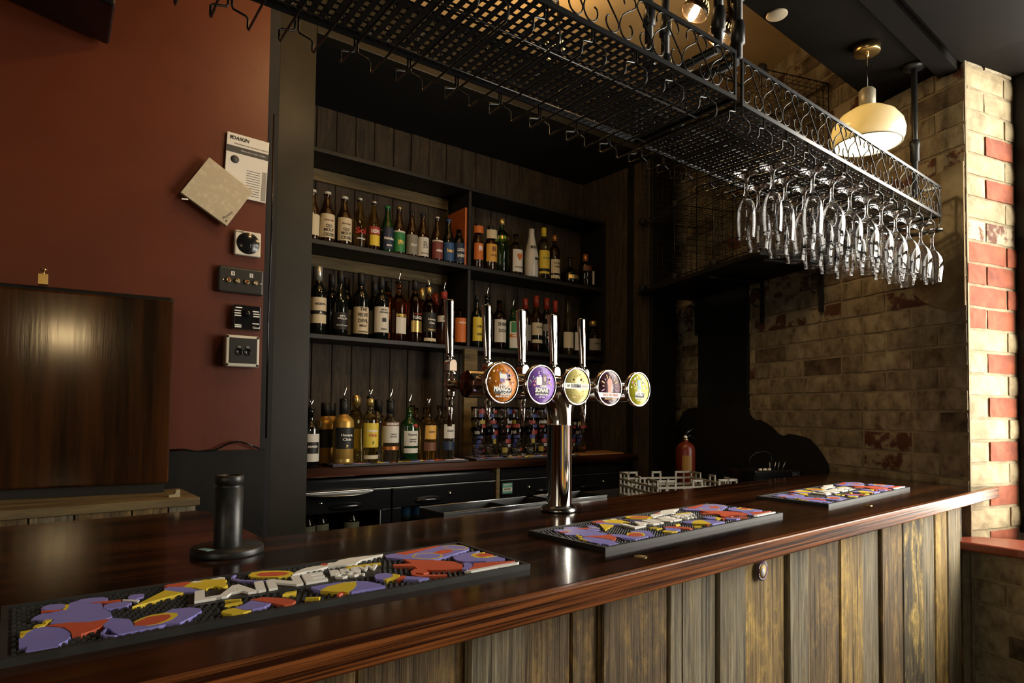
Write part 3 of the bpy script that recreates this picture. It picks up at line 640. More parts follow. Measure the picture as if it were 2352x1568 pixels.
# ---------------------------------------------------------------- back bar shelving, counter, fridges (frame FB)
Z1, Z2, ZK = .778, .343, -.239
sh_ = thing('shelf_unit', 'charcoal painted wall shelving full of bottles in the recess', 'shelf', FB)
part('top_board', MB().b(-.10,1.997,.38,.60,1.185,1.205), SHELFPAINT, sh_, .002)
for z in (Z1, Z2): part('shelf_board', MB().b(-.10,1.975,.38,.60,z-.022,z), SHELFPAINT, sh_, .002)
for z in (1.185, Z1-.022): part('rail', MB().b(-.10,.96,.585,.603,z-.06,z-.002), LEDGE, sh_)
part('divider', MB().b(.972,.990,.385,.60,Z2,1.185), SHELFPAINT, sh_, .002)
part('side_panel', MB().b(1.977,1.995,.38,.60,Z2-.03,1.185), BLACKPAINT, sh_, .002)
part('support_board', MB().b(.905,.985,.30,.32,ZK,Z2-.022), LEDGE, sh_)
ORNG = mat('orange_painted_board', (.42,.10,.022), .5, col2=(.48,.13,.03), scale=5, lo=.3, hi=.7)
tag(part('orange_board', MB(FB).b(.958,.9705,.40,.58,Z1,Z1+.315), ORNG, None), 'flat orange board standing against the shelf divider behind the small beer bottles', 'board')
ct = thing('back_counter', 'dark wooden back counter under the shelves', 'counter', FB)
part('worktop', MB().b(-.14,1.96,.066,.60,ZK-.042,ZK-.001), BARWOOD, ct, .004)
part('carcass', MB().b(-.14,1.96,.592,.60,-ZC,ZK-.043), MATTBLACK, ct)
part('upright', MB().b(.965,.985,.085,.17,-ZC,ZK-.043), LEDGE, ct)
DGLASS = panemat('fridge_glass', (.78,.80,.78), 1)
def fridge(x0, x1, label, split, sticker, lit):
    t = thing('bottle_fridge', label, 'fridge', FB @ T(x0,.085,-ZC+.03), 'bottle fridges under the back counter')
    H = ZK-.043-.012+ZC-.03; W = x1-x0
    mb = MB(); mb.b(0,W,.03,.60-.085-.01,0,.03) ; mb.b(0,W,.03,.5,H-.045,H); mb.b(0,.02,.03,.5,.03,H-.045); mb.b(W-.02,W,.03,.5,.03,H-.045); mb.b(.02,W-.02,.48,.5,.03,H-.045)
    part('body', mb, BLKGLOSS, t)
    part('top_rail', MB().b(0,W,0,.03,H-.045,H-.008), BLKGLOSS, t, .004)
    part('rail_trim', MB().b(0,W,-.0015,.0,H-.050,H-.047), STEEL, t)
    xs_ = [0]+split+[W]
    for i, (a, b_) in enumerate(zip(xs_[:-1], xs_[1:])):
        a += .003; b_ -= .003; mb = MB(); zt = H-.052; f = .045
        mb.b(a,b_,0,.028,zt-.085,zt); mb.b(a,b_,0,.028,.01,.08); mb.b(a,a+f,0,.028,.08,zt-.085); mb.b(b_-f,b_,0,.028,.08,zt-.085)
        d = part('door', mb, BLKGLOSS, t, .003)
        part('pane', MB().b(a+f,b_-f,.010,.014,.08,zt-.085), DGLASS, d)
        cx = (a+b_)/2 + (.06 if i == 0 else -.09)
        part('handle', MB().la([(.0001,-.075),(.010,-.055),(.0135,-.02),(.0135,.02),(.010,.055),(.0001,.075)], 14, (cx,-.010,zt-.060), 'x'), BLKGLOSS, d)
        part('lock', MB().la([(.0001,-.006),(.009,-.006),(.0095,-.003),(.0095,0)], 18, (cx+(-.11 if i == 0 else .11),0,zt-.042), 'y'), CHROME, d)
        part('hinge', MB().b(b_-.035,b_-.004,-.003,0,zt+.001,zt+.005), STEEL, d)
        part('inner_edge', MB().b(b_-f-.006,b_-f-.002,.001,.009,.08,zt-.09), STEEL, d)
        if sticker and i == 0:
            s_ = part('asset_label', MB().b(a+.008,a+.068,-.0016,0,zt-.064,zt-.012), mat('teal_sticker',(.10,.33,.27),.5), d, label='small teal and white barcode sticker')
            part('barcode_strip', MB().b(a+.009,a+.067,-.0022,-.001,zt-.053,zt-.034), mat('sticker_white',(.6,.6,.52),.5), s_)
            for q in range(12): part('bar', MB().b(a+.017+q*.0034,a+.017+q*.0034+(.0012 if q % 3 else .0021),-.0028,-.002,zt-.047,zt-.038), INK, s_)
            text('lettering', 'KENNINGTON', .009, MWHI, s_, T(a+.038,-.0022,zt-.021) @ RX(90), bold=.02, width=.046)
        if i == len(xs_)-2:
            text('lettering', 'CP', .022, MWHI, d, T(b_-.105,-.0012,zt-.115) @ RX(90), bold=.02); text('lettering', 'COOLPOINT', .0095, MWHI, d, T(b_-.055,-.0012,zt-.110) @ RX(90), bold=.01)
            part('badge_plate', MB().b(b_-.135,b_-.02,-.0008,.002,zt-.133,zt-.098), BLKGLOSS, d)
    return t
fridge(-.13,.958,'wide black fridge with two glass doors left of the wooden upright',[.535],True,True)
fridge(.99,1.90,'black fridge with two glass doors right of the wooden upright',[.46],True,False)
# ---------------------------------------------------------------- bottles
G = {'amber':mat('amber_bottle_glass',(.020,.008,.003),.06,coat=.5), 'black':mat('black_bottle_glass',(.004,.005,.004),.06,coat=.5), 'green':mat('green_bottle_glass',(.006,.030,.008),.06,coat=.5),
     'tgreen':mat('clear_green_glass',(.22,.62,.26),.02,trans=1), 'clear':mat('clear_bottle_glass',(.9,.92,.88),.02,trans=1), 'gold_l':mat('golden_spirit',(.88,.58,.14),.02,trans=1),
     'yellow_l':mat('pale_rum',(.92,.86,.45),.02,trans=1), 'orange_l':mat('orange_aperitif',(.85,.24,.04),.03,trans=1), 'pink_l':mat('pink_gin',(.72,.28,.22),.08,trans=1), 'beer_l':mat('pale_beer',(.80,.54,.15),.03,trans=1),
     'brown_l':mat('dark_rum',(.36,.13,.035),.04,trans=1), 'goldpaint':mat('gold_metallic_paint',(.48,.29,.07),.40,.55), 'white':mat('white_opaque_bottle',(.50,.50,.47),.25)}
C = lambda n, c, r=.55: mat('label_'+n, c, r)
LB = {'cream':C('cream',(.55,.48,.33)), 'white':C('white',(.58,.56,.50)), 'green':C('green',(.02,.18,.05)), 'grey':C('grey',(.20,.19,.16)), 'red':C('red',(.30,.03,.02)), 'maroon':C('maroon',(.16,.035,.03)), 'blue':C('blue',(.02,.075,.20)),
      'navy':C('navy',(.01,.02,.05)), 'orange':C('orange',(.50,.13,.02)), 'amber':C('amber',(.62,.34,.06)), 'yellow':C('yellow',(.62,.47,.04)), 'black':C('black',(.008,.008,.008)), 'gold':mat('label_gold_foil',(.6,.43,.15),.3,.8), 'silver':mat('label_silver',(.55,.54,.50),.3,.7), 'brown':C('brown',(.14,.05,.02)), 'capred':C('capred',(.22,.025,.012),.3), 'copper':mat('cap_copper',(.45,.17,.05),.35,.6)}
SHP = {'wine':[(0,0),(.92,0),(1,.015),(1,.60),(.93,.67),(.62,.73),(.42,.77),(.37,.80),(.365,.97),(.41,.97),(.41,1.0),(0,1)],
       'burg':[(0,0),(.92,0),(1,.015),(1,.46),(.86,.58),(.56,.70),(.40,.80),(.36,.97),(.40,.97),(.40,1),(0,1)],
       'beer':[(0,0),(.93,0),(1,.02),(1,.53),(.93,.60),(.70,.69),(.50,.78),(.42,.88),(.40,.95),(.44,.96),(.44,1),(0,1)],
       'steinie':[(0,0),(.93,0),(1,.03),(1,.60),(.90,.70),(.60,.80),(.46,.86),(.44,1),(0,1)],
       'spirit':[(0,0),(.94,0),(1,.015),(1,.66),(.95,.70),(.70,.745),(.46,.78),(.36,.82),(.34,.93),(.40,.935),(.40,1),(0,1)],
       'square':[(0,0),(.94,0),(1,.015),(1,.64),(.95,.70),(.60,.76),(.40,.80),(.36,.84),(.36,1),(0,1)],
       'malibu':[(0,0),(.94,0),(1,.02),(1,.42),(.90,.52),(.62,.70),(.44,.84),(.40,.90),(.40,1),(0,1)],
       'cone':[(0,0),(.94,0),(1,.01),(.80,.30),(.56,.55),(.40,.75),(.32,.90),(.36,1),(0,1)],
       'squat':[(0,0),(.90,0),(1,.06),(1,.36),(.80,.50),(.30,.60),(.22,.66),(.20,.90),(.24,1),(0,1)]}
BOT = {}
def sector(r, z0, z1, half, seg=12): return MB().la([(r,z0),(r,z1)], seg, a0=-pi/2-R(half), a1=-pi/2+R(half))
POUR = MB()
def bottle(name, label, x, D, z, H, r, shape, glass, labels=(), cap=None, caph=.04, pour=0, txt=(), cat='bottle', grp=None, rot=0, extra=None):
    t = thing(name, label, cat, FB @ T(x,D,z) @ RZ(rot), grp)
    prof = [(max(a*r,1e-5), b_*H) for a, b_ in SHP[shape]]
    body = part('body', MB().la(prof, 24), G[glass], t)
    for q, (z0, z1, lm, half) in enumerate(labels): part('label', sector(r*(1.012+.006*q), z0*H, z1*H, half), LB[lm], t)
    for (s_, zz, sz, wd, mt_) in txt:
        text('lettering', s_, sz*H, mt_, t, T(0,0,zz*H), bold=.028, wrap=r*1.036, width=wd*r if wd else None)
    rn = [a for a, b_ in SHP[shape] if b_ > .9][1]*r*1.06
    if cap: part('cap', MB().la([(rn,H*1.0-caph),(rn*1.03,H-caph),(rn*1.03,H*1.0+.0015),(rn*.9,H+.003),(1e-5,H+.003)], 18), LB.get(cap) or cap, t)
    if pour:
        mb = MB(); mb.la([(rn*1.0,H),(rn*1.1,H+.004),(rn*1.1,H+.010),(rn*.5,H+.014),(1e-5,H+.014)], 14)
        part('pourer_cork', mb, BLKGLOSS if pour != 3 else STEEL, t)
        mb = MB(); 
        if pour == 1: mb.tu([(0,0,H+.012),(0,0,H+.030),(.006,-.002,H+.05),(.010,-.003,H+.062)], [.0042,.0036,.003,.0026], 8)
        else: mb.tu([(0,0,H+.010),(0,0,H+.026),(.006,0,H+.036),(.012,0,H+.044)], [.006,.0045,.0035,.003], 8); mb.tu([(0,0,H+.024),(-.005,0,H+.036),(-.009,0,H+.042)], [.003,.002,.0015], 6)
        part('pourer_spout', mb, CHROME, t)
    return t
tB, tW = INK, MWHI
tR = mat('ink_red',(.40,.03,.02),.5); tG = mat('ink_gold',(.65,.45,.12),.4,.5)
DA = .416; gA = 'beer and cider bottles on the upper left shelf'
A = [('cider_bottle','amber cider bottle half hidden by the grey post on the upper shelf',.137,.232,.033,'beer','amber',[(.08,.50,'cream',88)],'white',.010,0,[]),
 ('cider_bottle','amber cider bottle with cream label, the nearer one fully clear of the post',.206,.236,.036,'beer','amber',[(.07,.545,'cream',72)],'white',.010,0,[('OLD',.30,.085,.9,tB),('MOUT',.22,.085,1.35,tB),('CIDER',.13,.085,1.5,tB),('cherries',.42,.05,1.2,LB['maroon'])]),
 ('cider_bottle','amber cider bottle with cream label beside the clear pale beer bottles',.290,.231,.036,'beer','amber',[(.07,.545,'cream',72)],'white',.010,0,[('OLD',.30,.085,.9,tB),('MOUT',.22,.085,1.35,tB),('CIDER',.13,.085,1.5,tB),('kiwi lime',.42,.05,1.2,LB['maroon'])]),
 ('beer_bottle','clear bottle of pale beer with red script lettering',.367,.240,.031,'beer','beer_l',[],'silver',.008,0,[('Sol',.33,.17,1.9,tR),('CERVEZA',.17,.04,1.5,tW)]),
 ('beer_bottle','clear bottle of pale beer with red and yellow label',.440,.239,.031,'beer','beer_l',[(.08,.30,'yellow',55),(.31,.47,'red',60)],'silver',.008,0,[('DESPO',.37,.10,1.6,tW)]),
 ('beer_bottle','green beer bottle with an oval dark label and red star',.514,.231,.031,'beer','green',[(.06,.52,'navy',62)],'green',.010,0,[('Heineken',.29,.085,1.9,tW),('BEER',.14,.05,1.0,tW)]),
 ('beer_bottle','amber beer bottle with a bright green label',.577,.238,.031,'beer','amber',[(.04,.49,'green',80),(.455,.49,'white',81)],'gold',.008,0,[('IPA',.24,.13,1.1,tG)]),
 ('beer_bottle','amber beer bottle with a grey wrap label right of the green labelled one',.649,.233,.031,'beer','amber',[(.04,.47,'grey',80)],'black',.010,0,[('STOUT',.24,.07,1.2,tW)]),
 ('beer_bottle','amber beer bottle with a pale patterned label between two darker labelled ones',.713,.233,.031,'beer','amber',[(.04,.46,'white',80)],'black',.010,0,[('B',.28,.22,.8,LB['grey']),('PALE ALE',.10,.05,1.4,tB)]),
 ('beer_bottle','amber beer bottle with a brick red label',.797,.232,.031,'beer','amber',[(.04,.46,'maroon',80),(.425,.46,'white',81)],'silver',.008,0,[('AMBER',.22,.07,1.3,tW)]),
 ('beer_bottle','dark beer bottle with a bright blue label',.866,.231,.031,'beer','black',[(.04,.46,'blue',80)],'blue',.009,0,[('beach',.27,.12,1.4,tG)]),
 ('beer_bottle','short stubby beer bottle with white upright lettering by the orange board',.930,.190,.032,'steinie','black',[(.05,.60,'navy',82)],'black',.010,0,[('LUCKY',.40,.12,1.5,tW),('SAINT',.24,.12,1.5,tW)])]
for a in A: bottle(a[0],a[1],a[2],DA,Z1,a[3],a[4],a[5],a[6],a[7],a[8],a[9],a[10],a[11],grp=gA)
gB = 'bottles on the upper right shelf'
B_ = [('cider_bottle','slim cider bottle with orange label next to the divider',1.053,.244,.030,'beer','amber',[(.18,.55,'orange',75),(.78,.94,'orange',80)],'black',.012,0,[('B',.43,.16,.8,tW)]),
 ('cider_bottle','amber cider bottle with a golden label and oval neck label',1.137,.246,.036,'beer','amber',[(.18,.58,'amber',72),(.70,.90,'cream',70)],'black',.012,0,[('B',.46,.15,.7,LB['brown']),('CIDER',.32,.06,1.3,LB['brown'])]),
 ('gin_bottle','tall clear green gin bottle with a gold top and collar',1.211,.300,.042,'spirit','tgreen',[(.60,.66,'gold',178)],'gold',.035,0,[]),
 ('spirit_bottle','clear bottle of pale golden spirit with a heart on its white label',1.311,.232,.041,'square','yellow_l',[(.05,.60,'white',58)],'copper',.045,0,[('HOXTON',.16,.06,1.3,tB)]),
 ('rum_bottle','opaque white coconut rum bottle with a palm print',1.426,.284,.042,'malibu','white',[],'black',.028,0,[('MALIBU',.60,.075,1.6,tB)]),
 ('rum_bottle','bottle with a yellow and green label and a yellow top',1.518,.305,.036,'spirit','yellow_l',[(.10,.55,'yellow',80),(.14,.20,'black',81)],'yellow',.05,0,[('CACHACA',.40,.05,1.5,LB['green'])]),
 ('liqueur_bottle','dark bottle with a cream label and copper top',1.602,.275,.034,'spirit','brown_l',[(.16,.47,'cream',75),(.05,.12,'cream',75)],'copper',.035,0,[('SOUTHERN',.38,.055,1.6,tB),('COMFORT',.30,.055,1.5,tB)]),
 ('liqueur_bottle','squat round dark liqueur bottle with a gold stopper',1.727,.165,.052,'squat','black',[(.16,.30,'gold',50)],'gold',.03,0,[]),
 ('spirit_bottle','dark bottle with a wooden stopper and a pale hanging tag',1.855,.200,.040,'spirit','black',[],'copper',.05,0,[])]
for a in B_:
    t = bottle(a[0],a[1],a[2],DA,Z1,a[3],a[4],a[5],a[6],a[7],a[8],a[9],a[10],a[11],grp=gB)
    if a[2] == 1.426:
        part('palm_trunk', sector(.0435,.065,.10,4,4), LB['brown'], t, M=RZ(18))
        for q in (-14,14): part('palm_leaf', sector(.0435,.098,.112,12,6), LB['black'], t, M=RZ(18+q))
    if a[2] == 1.311:
        part('heart', MB().pr([(0,.075),(.016,.10),(.016,.112),(.008,.116),(0,.110),(-.008,.116),(-.016,.112),(-.016,.10)], -.0432,-.0425,'y'), LB['orange'], t)
    if a[2] == 1.855:
        part('hanging_tag', MB().b(.015,.033,-.046,-.044,.012,.095), PAPER, t, M=RZ(8)); part('tag_band', sector(.041,.095,.125,60), LB['brown'], t)
DC, DCb = .420, .505; gC = 'bottles on the lower left shelf'
C_ = [('wine_bottle','red wine bottle with a broad cream label and silver top beside the post',.175,DC,.315,.037,'wine','black',[(.16,.54,'cream',80),(.29,.345,'black',81)],'silver',.065,0,[('ARGENTO',.44,.045,1.5,tB),('A',.315,.05,.3,tW)]),
 ('wine_bottle','dark wine bottle with a black label and white lettering',.281,DC,.309,.038,'burg','black',[(.10,.36,'black',82)],'black',.06,0,[('SPY',.30,.035,.8,tW),('VALLEY',.265,.035,1.4,tW),('PINOT NOIR',.16,.022,1.5,tW)]),
 ('wine_bottle','wine bottle with a white label of large black capitals',.384,DC,.314,.038,'wine','black',[(.06,.47,'cream',80)],'black',.06,0,[('THE',.43,.075,.9,tB),('VELVET',.345,.075,1.5,tB),('DEVIL',.255,.075,1.3,tB),('MERLOT',.18,.045,1.0,tB),('WASHINGTON',.09,.032,1.4,tB)]),
 ('wine_bottle','wine bottle with a white label showing a small tree',.491,DC,.307,.038,'wine','black',[(.11,.52,'white',80)],'black',.06,0,[('PICO',.47,.035,.8,tB),('GRANDE',.43,.035,1.2,tB),('NERO',.16,.04,.8,tB)]),
 ('aperitif_bottle','clear bottle of orange aperitif with a pouring spout',.585,DC,.292,.042,'spirit','orange_l',[(.12,.40,'white',40)],None,0,1,[('APEROL',.43,.07,1.5,tG)]),
 ('liqueur_bottle','dark amber liqueur bottle with white lettering and a gold label',.676,DC,.318,.036,'spirit','brown_l',[(.16,.34,'gold',55)],'black',.05,0,[('TUACA',.39,.065,1.5,tW),('LIQUEUR',.45,.03,1.3,LB['red'])]),
 ('rum_bottle','rum bottle with a black label, gold collar and pouring spout',.756,DC,.292,.040,'spirit','brown_l',[(.20,.54,'black',72),(.035,.09,'cream',60)],'gold',.035,2,[('Havana',.42,.05,1.1,tW),('Club',.355,.05,.8,tW),('Especial',.24,.04,1.0,tG)]),
 ('gin_bottle','textured pink gin bottle with a white label and pouring spout',.847,DC,.278,.041,'spirit','pink_l',[(.42,.54,'white',82)],'red',.035,1,[('Gordons',.48,.06,1.3,tB)]),
 ('liqueur_bottle','bottle with a red label behind the first chrome tap handle',.948,DC,.20,.034,'square','brown_l',[(.10,.75,'orange',80)],'black',.03,0,[('MOZART',.62,.06,1.3,tW)]),
 ('wine_bottle','wine bottle with a pale top peeping out behind the post',.142,DCb,.315,.036,'wine','black',[(.2,.5,'cream',80)],'silver',.06,0,[]),
 ('wine_bottle','plain dark wine bottle standing behind the black labelled one',.270,DCb,.305,.036,'wine','black',[],'black',.06,0,[]),
 ('wine_bottle','dark wine bottle at the back left of the large capitals label',.345,DCb,.300,.036,'wine','black',[(.06,.47,'grey',80)],'black',.06,0,[('VELVET',.345,.06,1.5,tB)]),
 ('wine_bottle','dark wine bottle standing behind the tree labelled one',.492,DCb,.300,.036,'wine','black',[(.11,.5,'grey',80)],'black',.06,0,[]),
 ('aperitif_bottle','dark capped orange aperitif bottle at the back of the lower shelf',.567,DCb,.310,.040,'spirit','orange_l',[],'black',.05,0,[]),
 ('rum_bottle','gold capped brown rum bottle at the back of the lower shelf',.760,DCb,.300,.038,'spirit','brown_l',[],'gold',.06,0,[]),
 ('gin_bottle','red capped pink gin bottle at the back of the lower shelf',.842,DCb,.280,.038,'spirit','pink_l',[],'capred',.06,0,[])]
for a in C_:
    t = bottle(a[0],a[1],a[2],a[3],Z2,a[4],a[5],a[6],a[7],a[8],a[9],a[10],a[11],a[12],grp=gC)
    if a[2] == .491: part('tree_print', sector(.0387,.085,.105,16,6), LB['black'], t); 
gD = 'bottles on the lower right shelf'
D_ = [('liqueur_bottle','slim dark bottle with a tall yellow label beside the divider',1.055,.285,.030,'wine','black',[(.12,.58,'yellow',78)],'black',.03,0,[('CAMEL',.40,.06,1.3,tB),('CREME',.25,.06,1.2,tB)]),
 ('spirit_bottle','dark bottle with a thin pouring spout behind the second tap handle',1.122,.285,.034,'spirit','black',[],None,0,1,[]),
 ('whiskey_bottle','bottle with a white label of bold black capitals',1.204,.275,.040,'square','brown_l',[(.14,.60,'white',72)],'black',.03,0,[('SHEEP',.50,.095,1.5,tB),('DOG',.37,.095,1.3,tB)]),
 ('liqueur_bottle','dark green square bottle with a white and orange label',1.301,.238,.042,'square','green',[(.05,.68,'white',60),(.42,.66,'green',48),(.30,.38,'orange',61)],None,0,1,[('MEISTER',.34,.05,1.4,tW)]),
 ('whiskey_bottle','red topped bottle half hidden by the third tap handle',1.389,.305,.036,'spirit','brown_l',[(.2,.5,'grey',70)],'capred',.06,0,[]),
 ('whiskey_bottle','clear bottle with a cream label and a tall red top',1.470,.330,.037,'wine','brown_l',[(.30,.52,'cream',75),(.16,.22,'cream',75)],'capred',.065,0,[('ISLAND',.44,.04,1.2,tB)]),
 ('liqueur_bottle','black bottle with white lettering and a red top',1.548,.325,.037,'wine','black',[(.40,.52,'grey',70)],'capred',.065,0,[('DARK',.34,.04,1.0,tW),('SPICED',.28,.04,1.2,tW)]),
 ('spirit_bottle','slim pink topped bottle half hidden by the fourth tap handle',1.616,.318,.032,'wine','brown_l',[],'red',.07,0,[]),
 ('liqueur_bottle','tall tapering clear bottle with a red top and an ornate label',1.710,.342,.040,'cone','yellow_l',[(.12,.40,'cream',70)],'capred',.06,0,[]),
 ('gin_bottle','small clear bottle with a white label by the last tap handle',1.795,.232,.030,'square','clear',[(.14,.62,'white',72)],'silver',.05,0,[]),
 ('whiskey_bottle','broad flask of brown spirit at the far end of the lower shelf',1.925,.225,.052,'spirit','brown_l',[(.18,.50,'grey',65)],'gold',.03,0,[('RESERVE',.36,.04,1.1,tB)])]
for a in D_:
    t = bottle(a[0],a[1],min(a[2],1.93),DA+.004,Z2,a[3],a[4],a[5],a[6],a[7],a[8],a[9],a[10],a[11],grp=gD)
gE = 'spirit bottles on the back counter'; ZM = ZK+.0095
E_ = [('rum_bottle','black rum bottle with a ring handle and white label beside the post',.050,.115,ZK,.235,.034,'spirit','black',[(.10,.58,'white',82),(.24,.44,'black',50)],None,0,2,[('KRAKEN',.36,.05,1.2,tW)]),
 ('rum_bottle','gold painted rum bottle at the back, nearest the post',.150,.225,ZK,.262,.043,'spirit','goldpaint',[(.28,.58,'black',60)],'black',.055,0,[]),
 ('rum_bottle','gold painted rum bottle at the back, second from the post',.205,.300,ZK,.262,.043,'spirit','goldpaint',[(.28,.58,'black',60)],'black',.055,0,[]),
 ('rum_bottle','gold painted rum bottle in front with a black label and pouring spout',.191,.118,ZM,.262,.043,'spirit','goldpaint',[(.24,.58,'black',70),(.03,.08,'gold',60)],'black',.055,1,[('Havana',.46,.055,1.2,tW),('Club',.39,.055,.9,tW),('7',.28,.05,.2,tG)]),
 ('rum_bottle','clear rum bottle with gold top at the back, left of its neighbour',.282,.210,ZM,.288,.036,'spirit','yellow_l',[(.2,.5,'yellow',70)],'gold',.045,0,[]),
 ('rum_bottle','clear rum bottle with gold top at the back, right of its neighbour',.322,.285,ZK,.290,.036,'spirit','yellow_l',[(.2,.5,'yellow',70)],'gold',.045,0,[]),
 ('rum_bottle','clear rum bottle in front with a bright yellow label and pouring spout',.310,.118,ZM,.275,.037,'spirit','yellow_l',[(.24,.62,'yellow',68),(.06,.12,'cream',60)],'gold',.03,2,[('Havana',.50,.06,1.4,tW),('Club',.43,.06,1.0,tR),('3',.31,.06,.25,tB)]),
 ('vodka_bottle','clear vodka bottle with black top at the back left',.385,.205,ZM,.272,.036,'spirit','clear',[(.3,.58,'grey',70)],'black',.05,0,[]),
 ('vodka_bottle','clear vodka bottle with black top at the back right',.428,.285,ZK,.272,.036,'spirit','clear',[(.3,.58,'grey',70)],'black',.05,0,[]),
 ('vodka_bottle','clear vodka bottle in front with a white label and red band',.406,.118,ZM,.262,.039,'spirit','clear',[(.32,.60,'white',72),(.60,.67,'brown',80),(.20,.26,'copper',80)],'black',.05,1,[('SMIRNOFF',.635,.055,1.7,tW),('TRIPLE',.46,.03,.8,tB),('MASTER',.42,.03,.8,tB)]),
 ('gin_bottle','dark green gin bottle with a white label, red seal and pouring spout',.500,.118,ZM,.242,.040,'square','green',[(.28,.56,'white',60),(.15,.24,'white',60)],'white',.022,1,[('Tanqueray',.49,.045,1.2,tB),('LONDON',.40,.03,.8,tB),('DRY GIN',.36,.03,.8,tB)]),
 ('tequila_bottle','gold tequila bottle at the back, left of its neighbour',.560,.205,ZM,.250,.034,'square','gold_l',[],'gold',.05,0,[]),
 ('tequila_bottle','gold tequila bottle at the back, right of its neighbour',.615,.275,ZK,.250,.034,'square','gold_l',[],'gold',.05,0,[]),
 ('tequila_bottle','gold tequila bottle in front with an arched yellow label and pouring spout',.598,.118,ZM,.242,.038,'square','gold_l',[(.40,.66,'amber',48),(.18,.34,'brown',58)],'gold',.045,2,[('Cuervo',.54,.055,.9,tB)]),
 ('tequila_bottle','clear tequila bottle at the back beside the gold ones',.668,.275,ZK,.252,.034,'square','clear',[],'silver',.05,0,[]),
 ('tequila_bottle','clear tequila bottle at the back beside the brown support board',.706,.205,ZM,.252,.034,'square','clear',[],'silver',.05,0,[]),
 ('tequila_bottle','clear tequila bottle in front with an arched white label and pouring spout',.697,.118,ZM,.248,.038,'square','clear',[(.40,.66,'white',48),(.18,.34,'navy',58)],'silver',.045,2,[('Cuervo',.54,.055,.9,tB)])]
for a in E_:
    t = bottle(a[0],a[1],a[2],a[3],a[4],a[5],a[6],a[7],a[8],a[9],a[10],a[11],a[12],a[13],grp=gE)
    if a[2] == .050: part('ring_handle', MB().tu([(.030+.012*math.cos(q*pi/8),0,.175+.013*math.sin(q*pi/8)) for q in range(16)], .0022, 6, True), G['black'], t)
    if a[2] == .500: part('red_seal', MB().la([(1e-5,-.0425),(.010,-.0425),(.010,-.040)], 14, (.012,0,.158), 'y'), LB['red'], t)
# ---------------------------------------------------------------- stacked printed pint glasses on the back counter
PG = mat('pint_glass', (.96,.96,.95), .01, trans=1)
gp = [mat('glass_print_%d' % i, c, .5) for i, c in enumerate([(.20,.02,.015),(.03,.04,.17),(.26,.19,.02),(.22,.06,.012),(.3,.3,.28)])]
prof = [(1e-5,.004),(.026,.004),(.028,.0),(.0285,.004),(.0315,.06),(.037,.118),(.041,.145),(.0405,.1455),(.039,.145),(.0345,.115),(.029,.055),(.026,.010),(1e-5,.010)]
gm = MB().la(prof, 20).mesh('glass_body', PG); pm = {}
gx = [(.892,.140,3),(.968,.150,3),(1.045,.135,3),(1.130,.145,3),(1.212,.135,3),(1.297,.145,3),(1.385,.15,2),(1.470,.15,2),(1.555,.215,2),(1.640,.215,2)]
for i, (x, D, n) in enumerate(gx):
    for k in range(n):
        z = (ZM if D < .2 else ZK) + k*.052
        where = 'bottom' if k == 0 else ('top' if k == n-1 else 'middle')
        t = thing('pint_glass', 'printed pint glass, %s of the %s stack from the brown support board' % (where, ORD[i]), 'glass', FB @ T(x,D,z) @ RZ(random.uniform(-40,40)), 'stacked printed pint glasses')
        ob('glass_body', gm, t)
        for q in range(5):
            key = (k, i % 3, q)
            if key not in pm:
                rr = random.Random(key.__hash__() & 255); zc_ = .034+q*.022; r_ = .0300+.0065*max(0,(zc_-.05))/.06; a_ = rr.uniform(-60,60)
                mb = MB(); hw = rr.uniform(12,34); hh = rr.uniform(.006,.013)
                mb.la([(r_+.0004,zc_-hh),(r_+.0012,zc_+hh)], 6, a0=-pi/2+R(a_-hw), a1=-pi/2+R(a_+hw)); pm[key] = mb.mesh('print', gp[rr.randint(0,4)])
            ob('print', pm[key], t)
tag(part('bar_towel', MB(FB).pr([(1.40,.085),(1.86,.085),(1.92,.30),(1.46,.30)], ZK, ZK+.008), mat('orange_towel',(.26,.10,.02),.8,col2=(.30,.16,.05),scale=40,lo=.4,hi=.6), None, .003), 'flat orange mat with a teal front edge at the far end of the back counter', 'mat')

# ---------------------------------------------------------------- what shows through the left fridge, and an oval for its reflection
gF = 'things in the left fridge'; zf = -.55
bottle('cider_bottle','dark bottle with a cream label low behind the left fridge glass',.06,.17,-.615,.236,.036,'beer','amber',[(.07,.545,'cream',72)],'white',.010,0,[('cherries',.42,.05,1.2,LB['maroon'])],grp=gF)
bottle('cider_bottle','dark bottle with a cream label turned away behind the left fridge glass',.125,.19,-.615,.236,.036,'beer','amber',[(.07,.545,'cream',72)],'white',.010,0,[],grp=gF,rot=30)
bottle('cider_bottle','dark bottle with a cream label near the fridge door split',.255,.175,-.615,.236,.036,'beer','amber',[(.07,.545,'cream',72)],'white',.010,0,[('kiwi lime',.42,.05,1.2,LB['maroon'])],grp=gF)
tag(part('reflection_oval', MB(FB @ T(.16,.150,-.352)).la([(1e-5,.003),(.15,.003),(.165,.0),(.172,.004),(.165,.006),(.15,.006),(1e-5,.006)], 40, smooth=True), STEEL, None, M=Matrix.Identity(4)), 'pale oval disc standing in for a reflection in the left fridge glass', 'tray', gF)  # added oval shaped like a reflection in the door glass
for i in range(5):
    t = thing('drink_can', 'slim blue and silver drink can, %s from the left behind the second fridge door' % ORD[i], 'can', FB @ T(.505+i*.060,.155,-.50), 'cans in the fridge')
    part('body', MB().la([(.0001,0),(.024,0),(.0265,.006),(.0265,.120),(.024,.128),(.0245,.132),(.0225,.131),(.0001,.129)], 22), STEEL, t); part('band', MB().la([(.0269,.02),(.0269,.075)], 22), [LB['blue'],LB['blue'],LB['navy'],LB['maroon'],LB['maroon']][i], t)
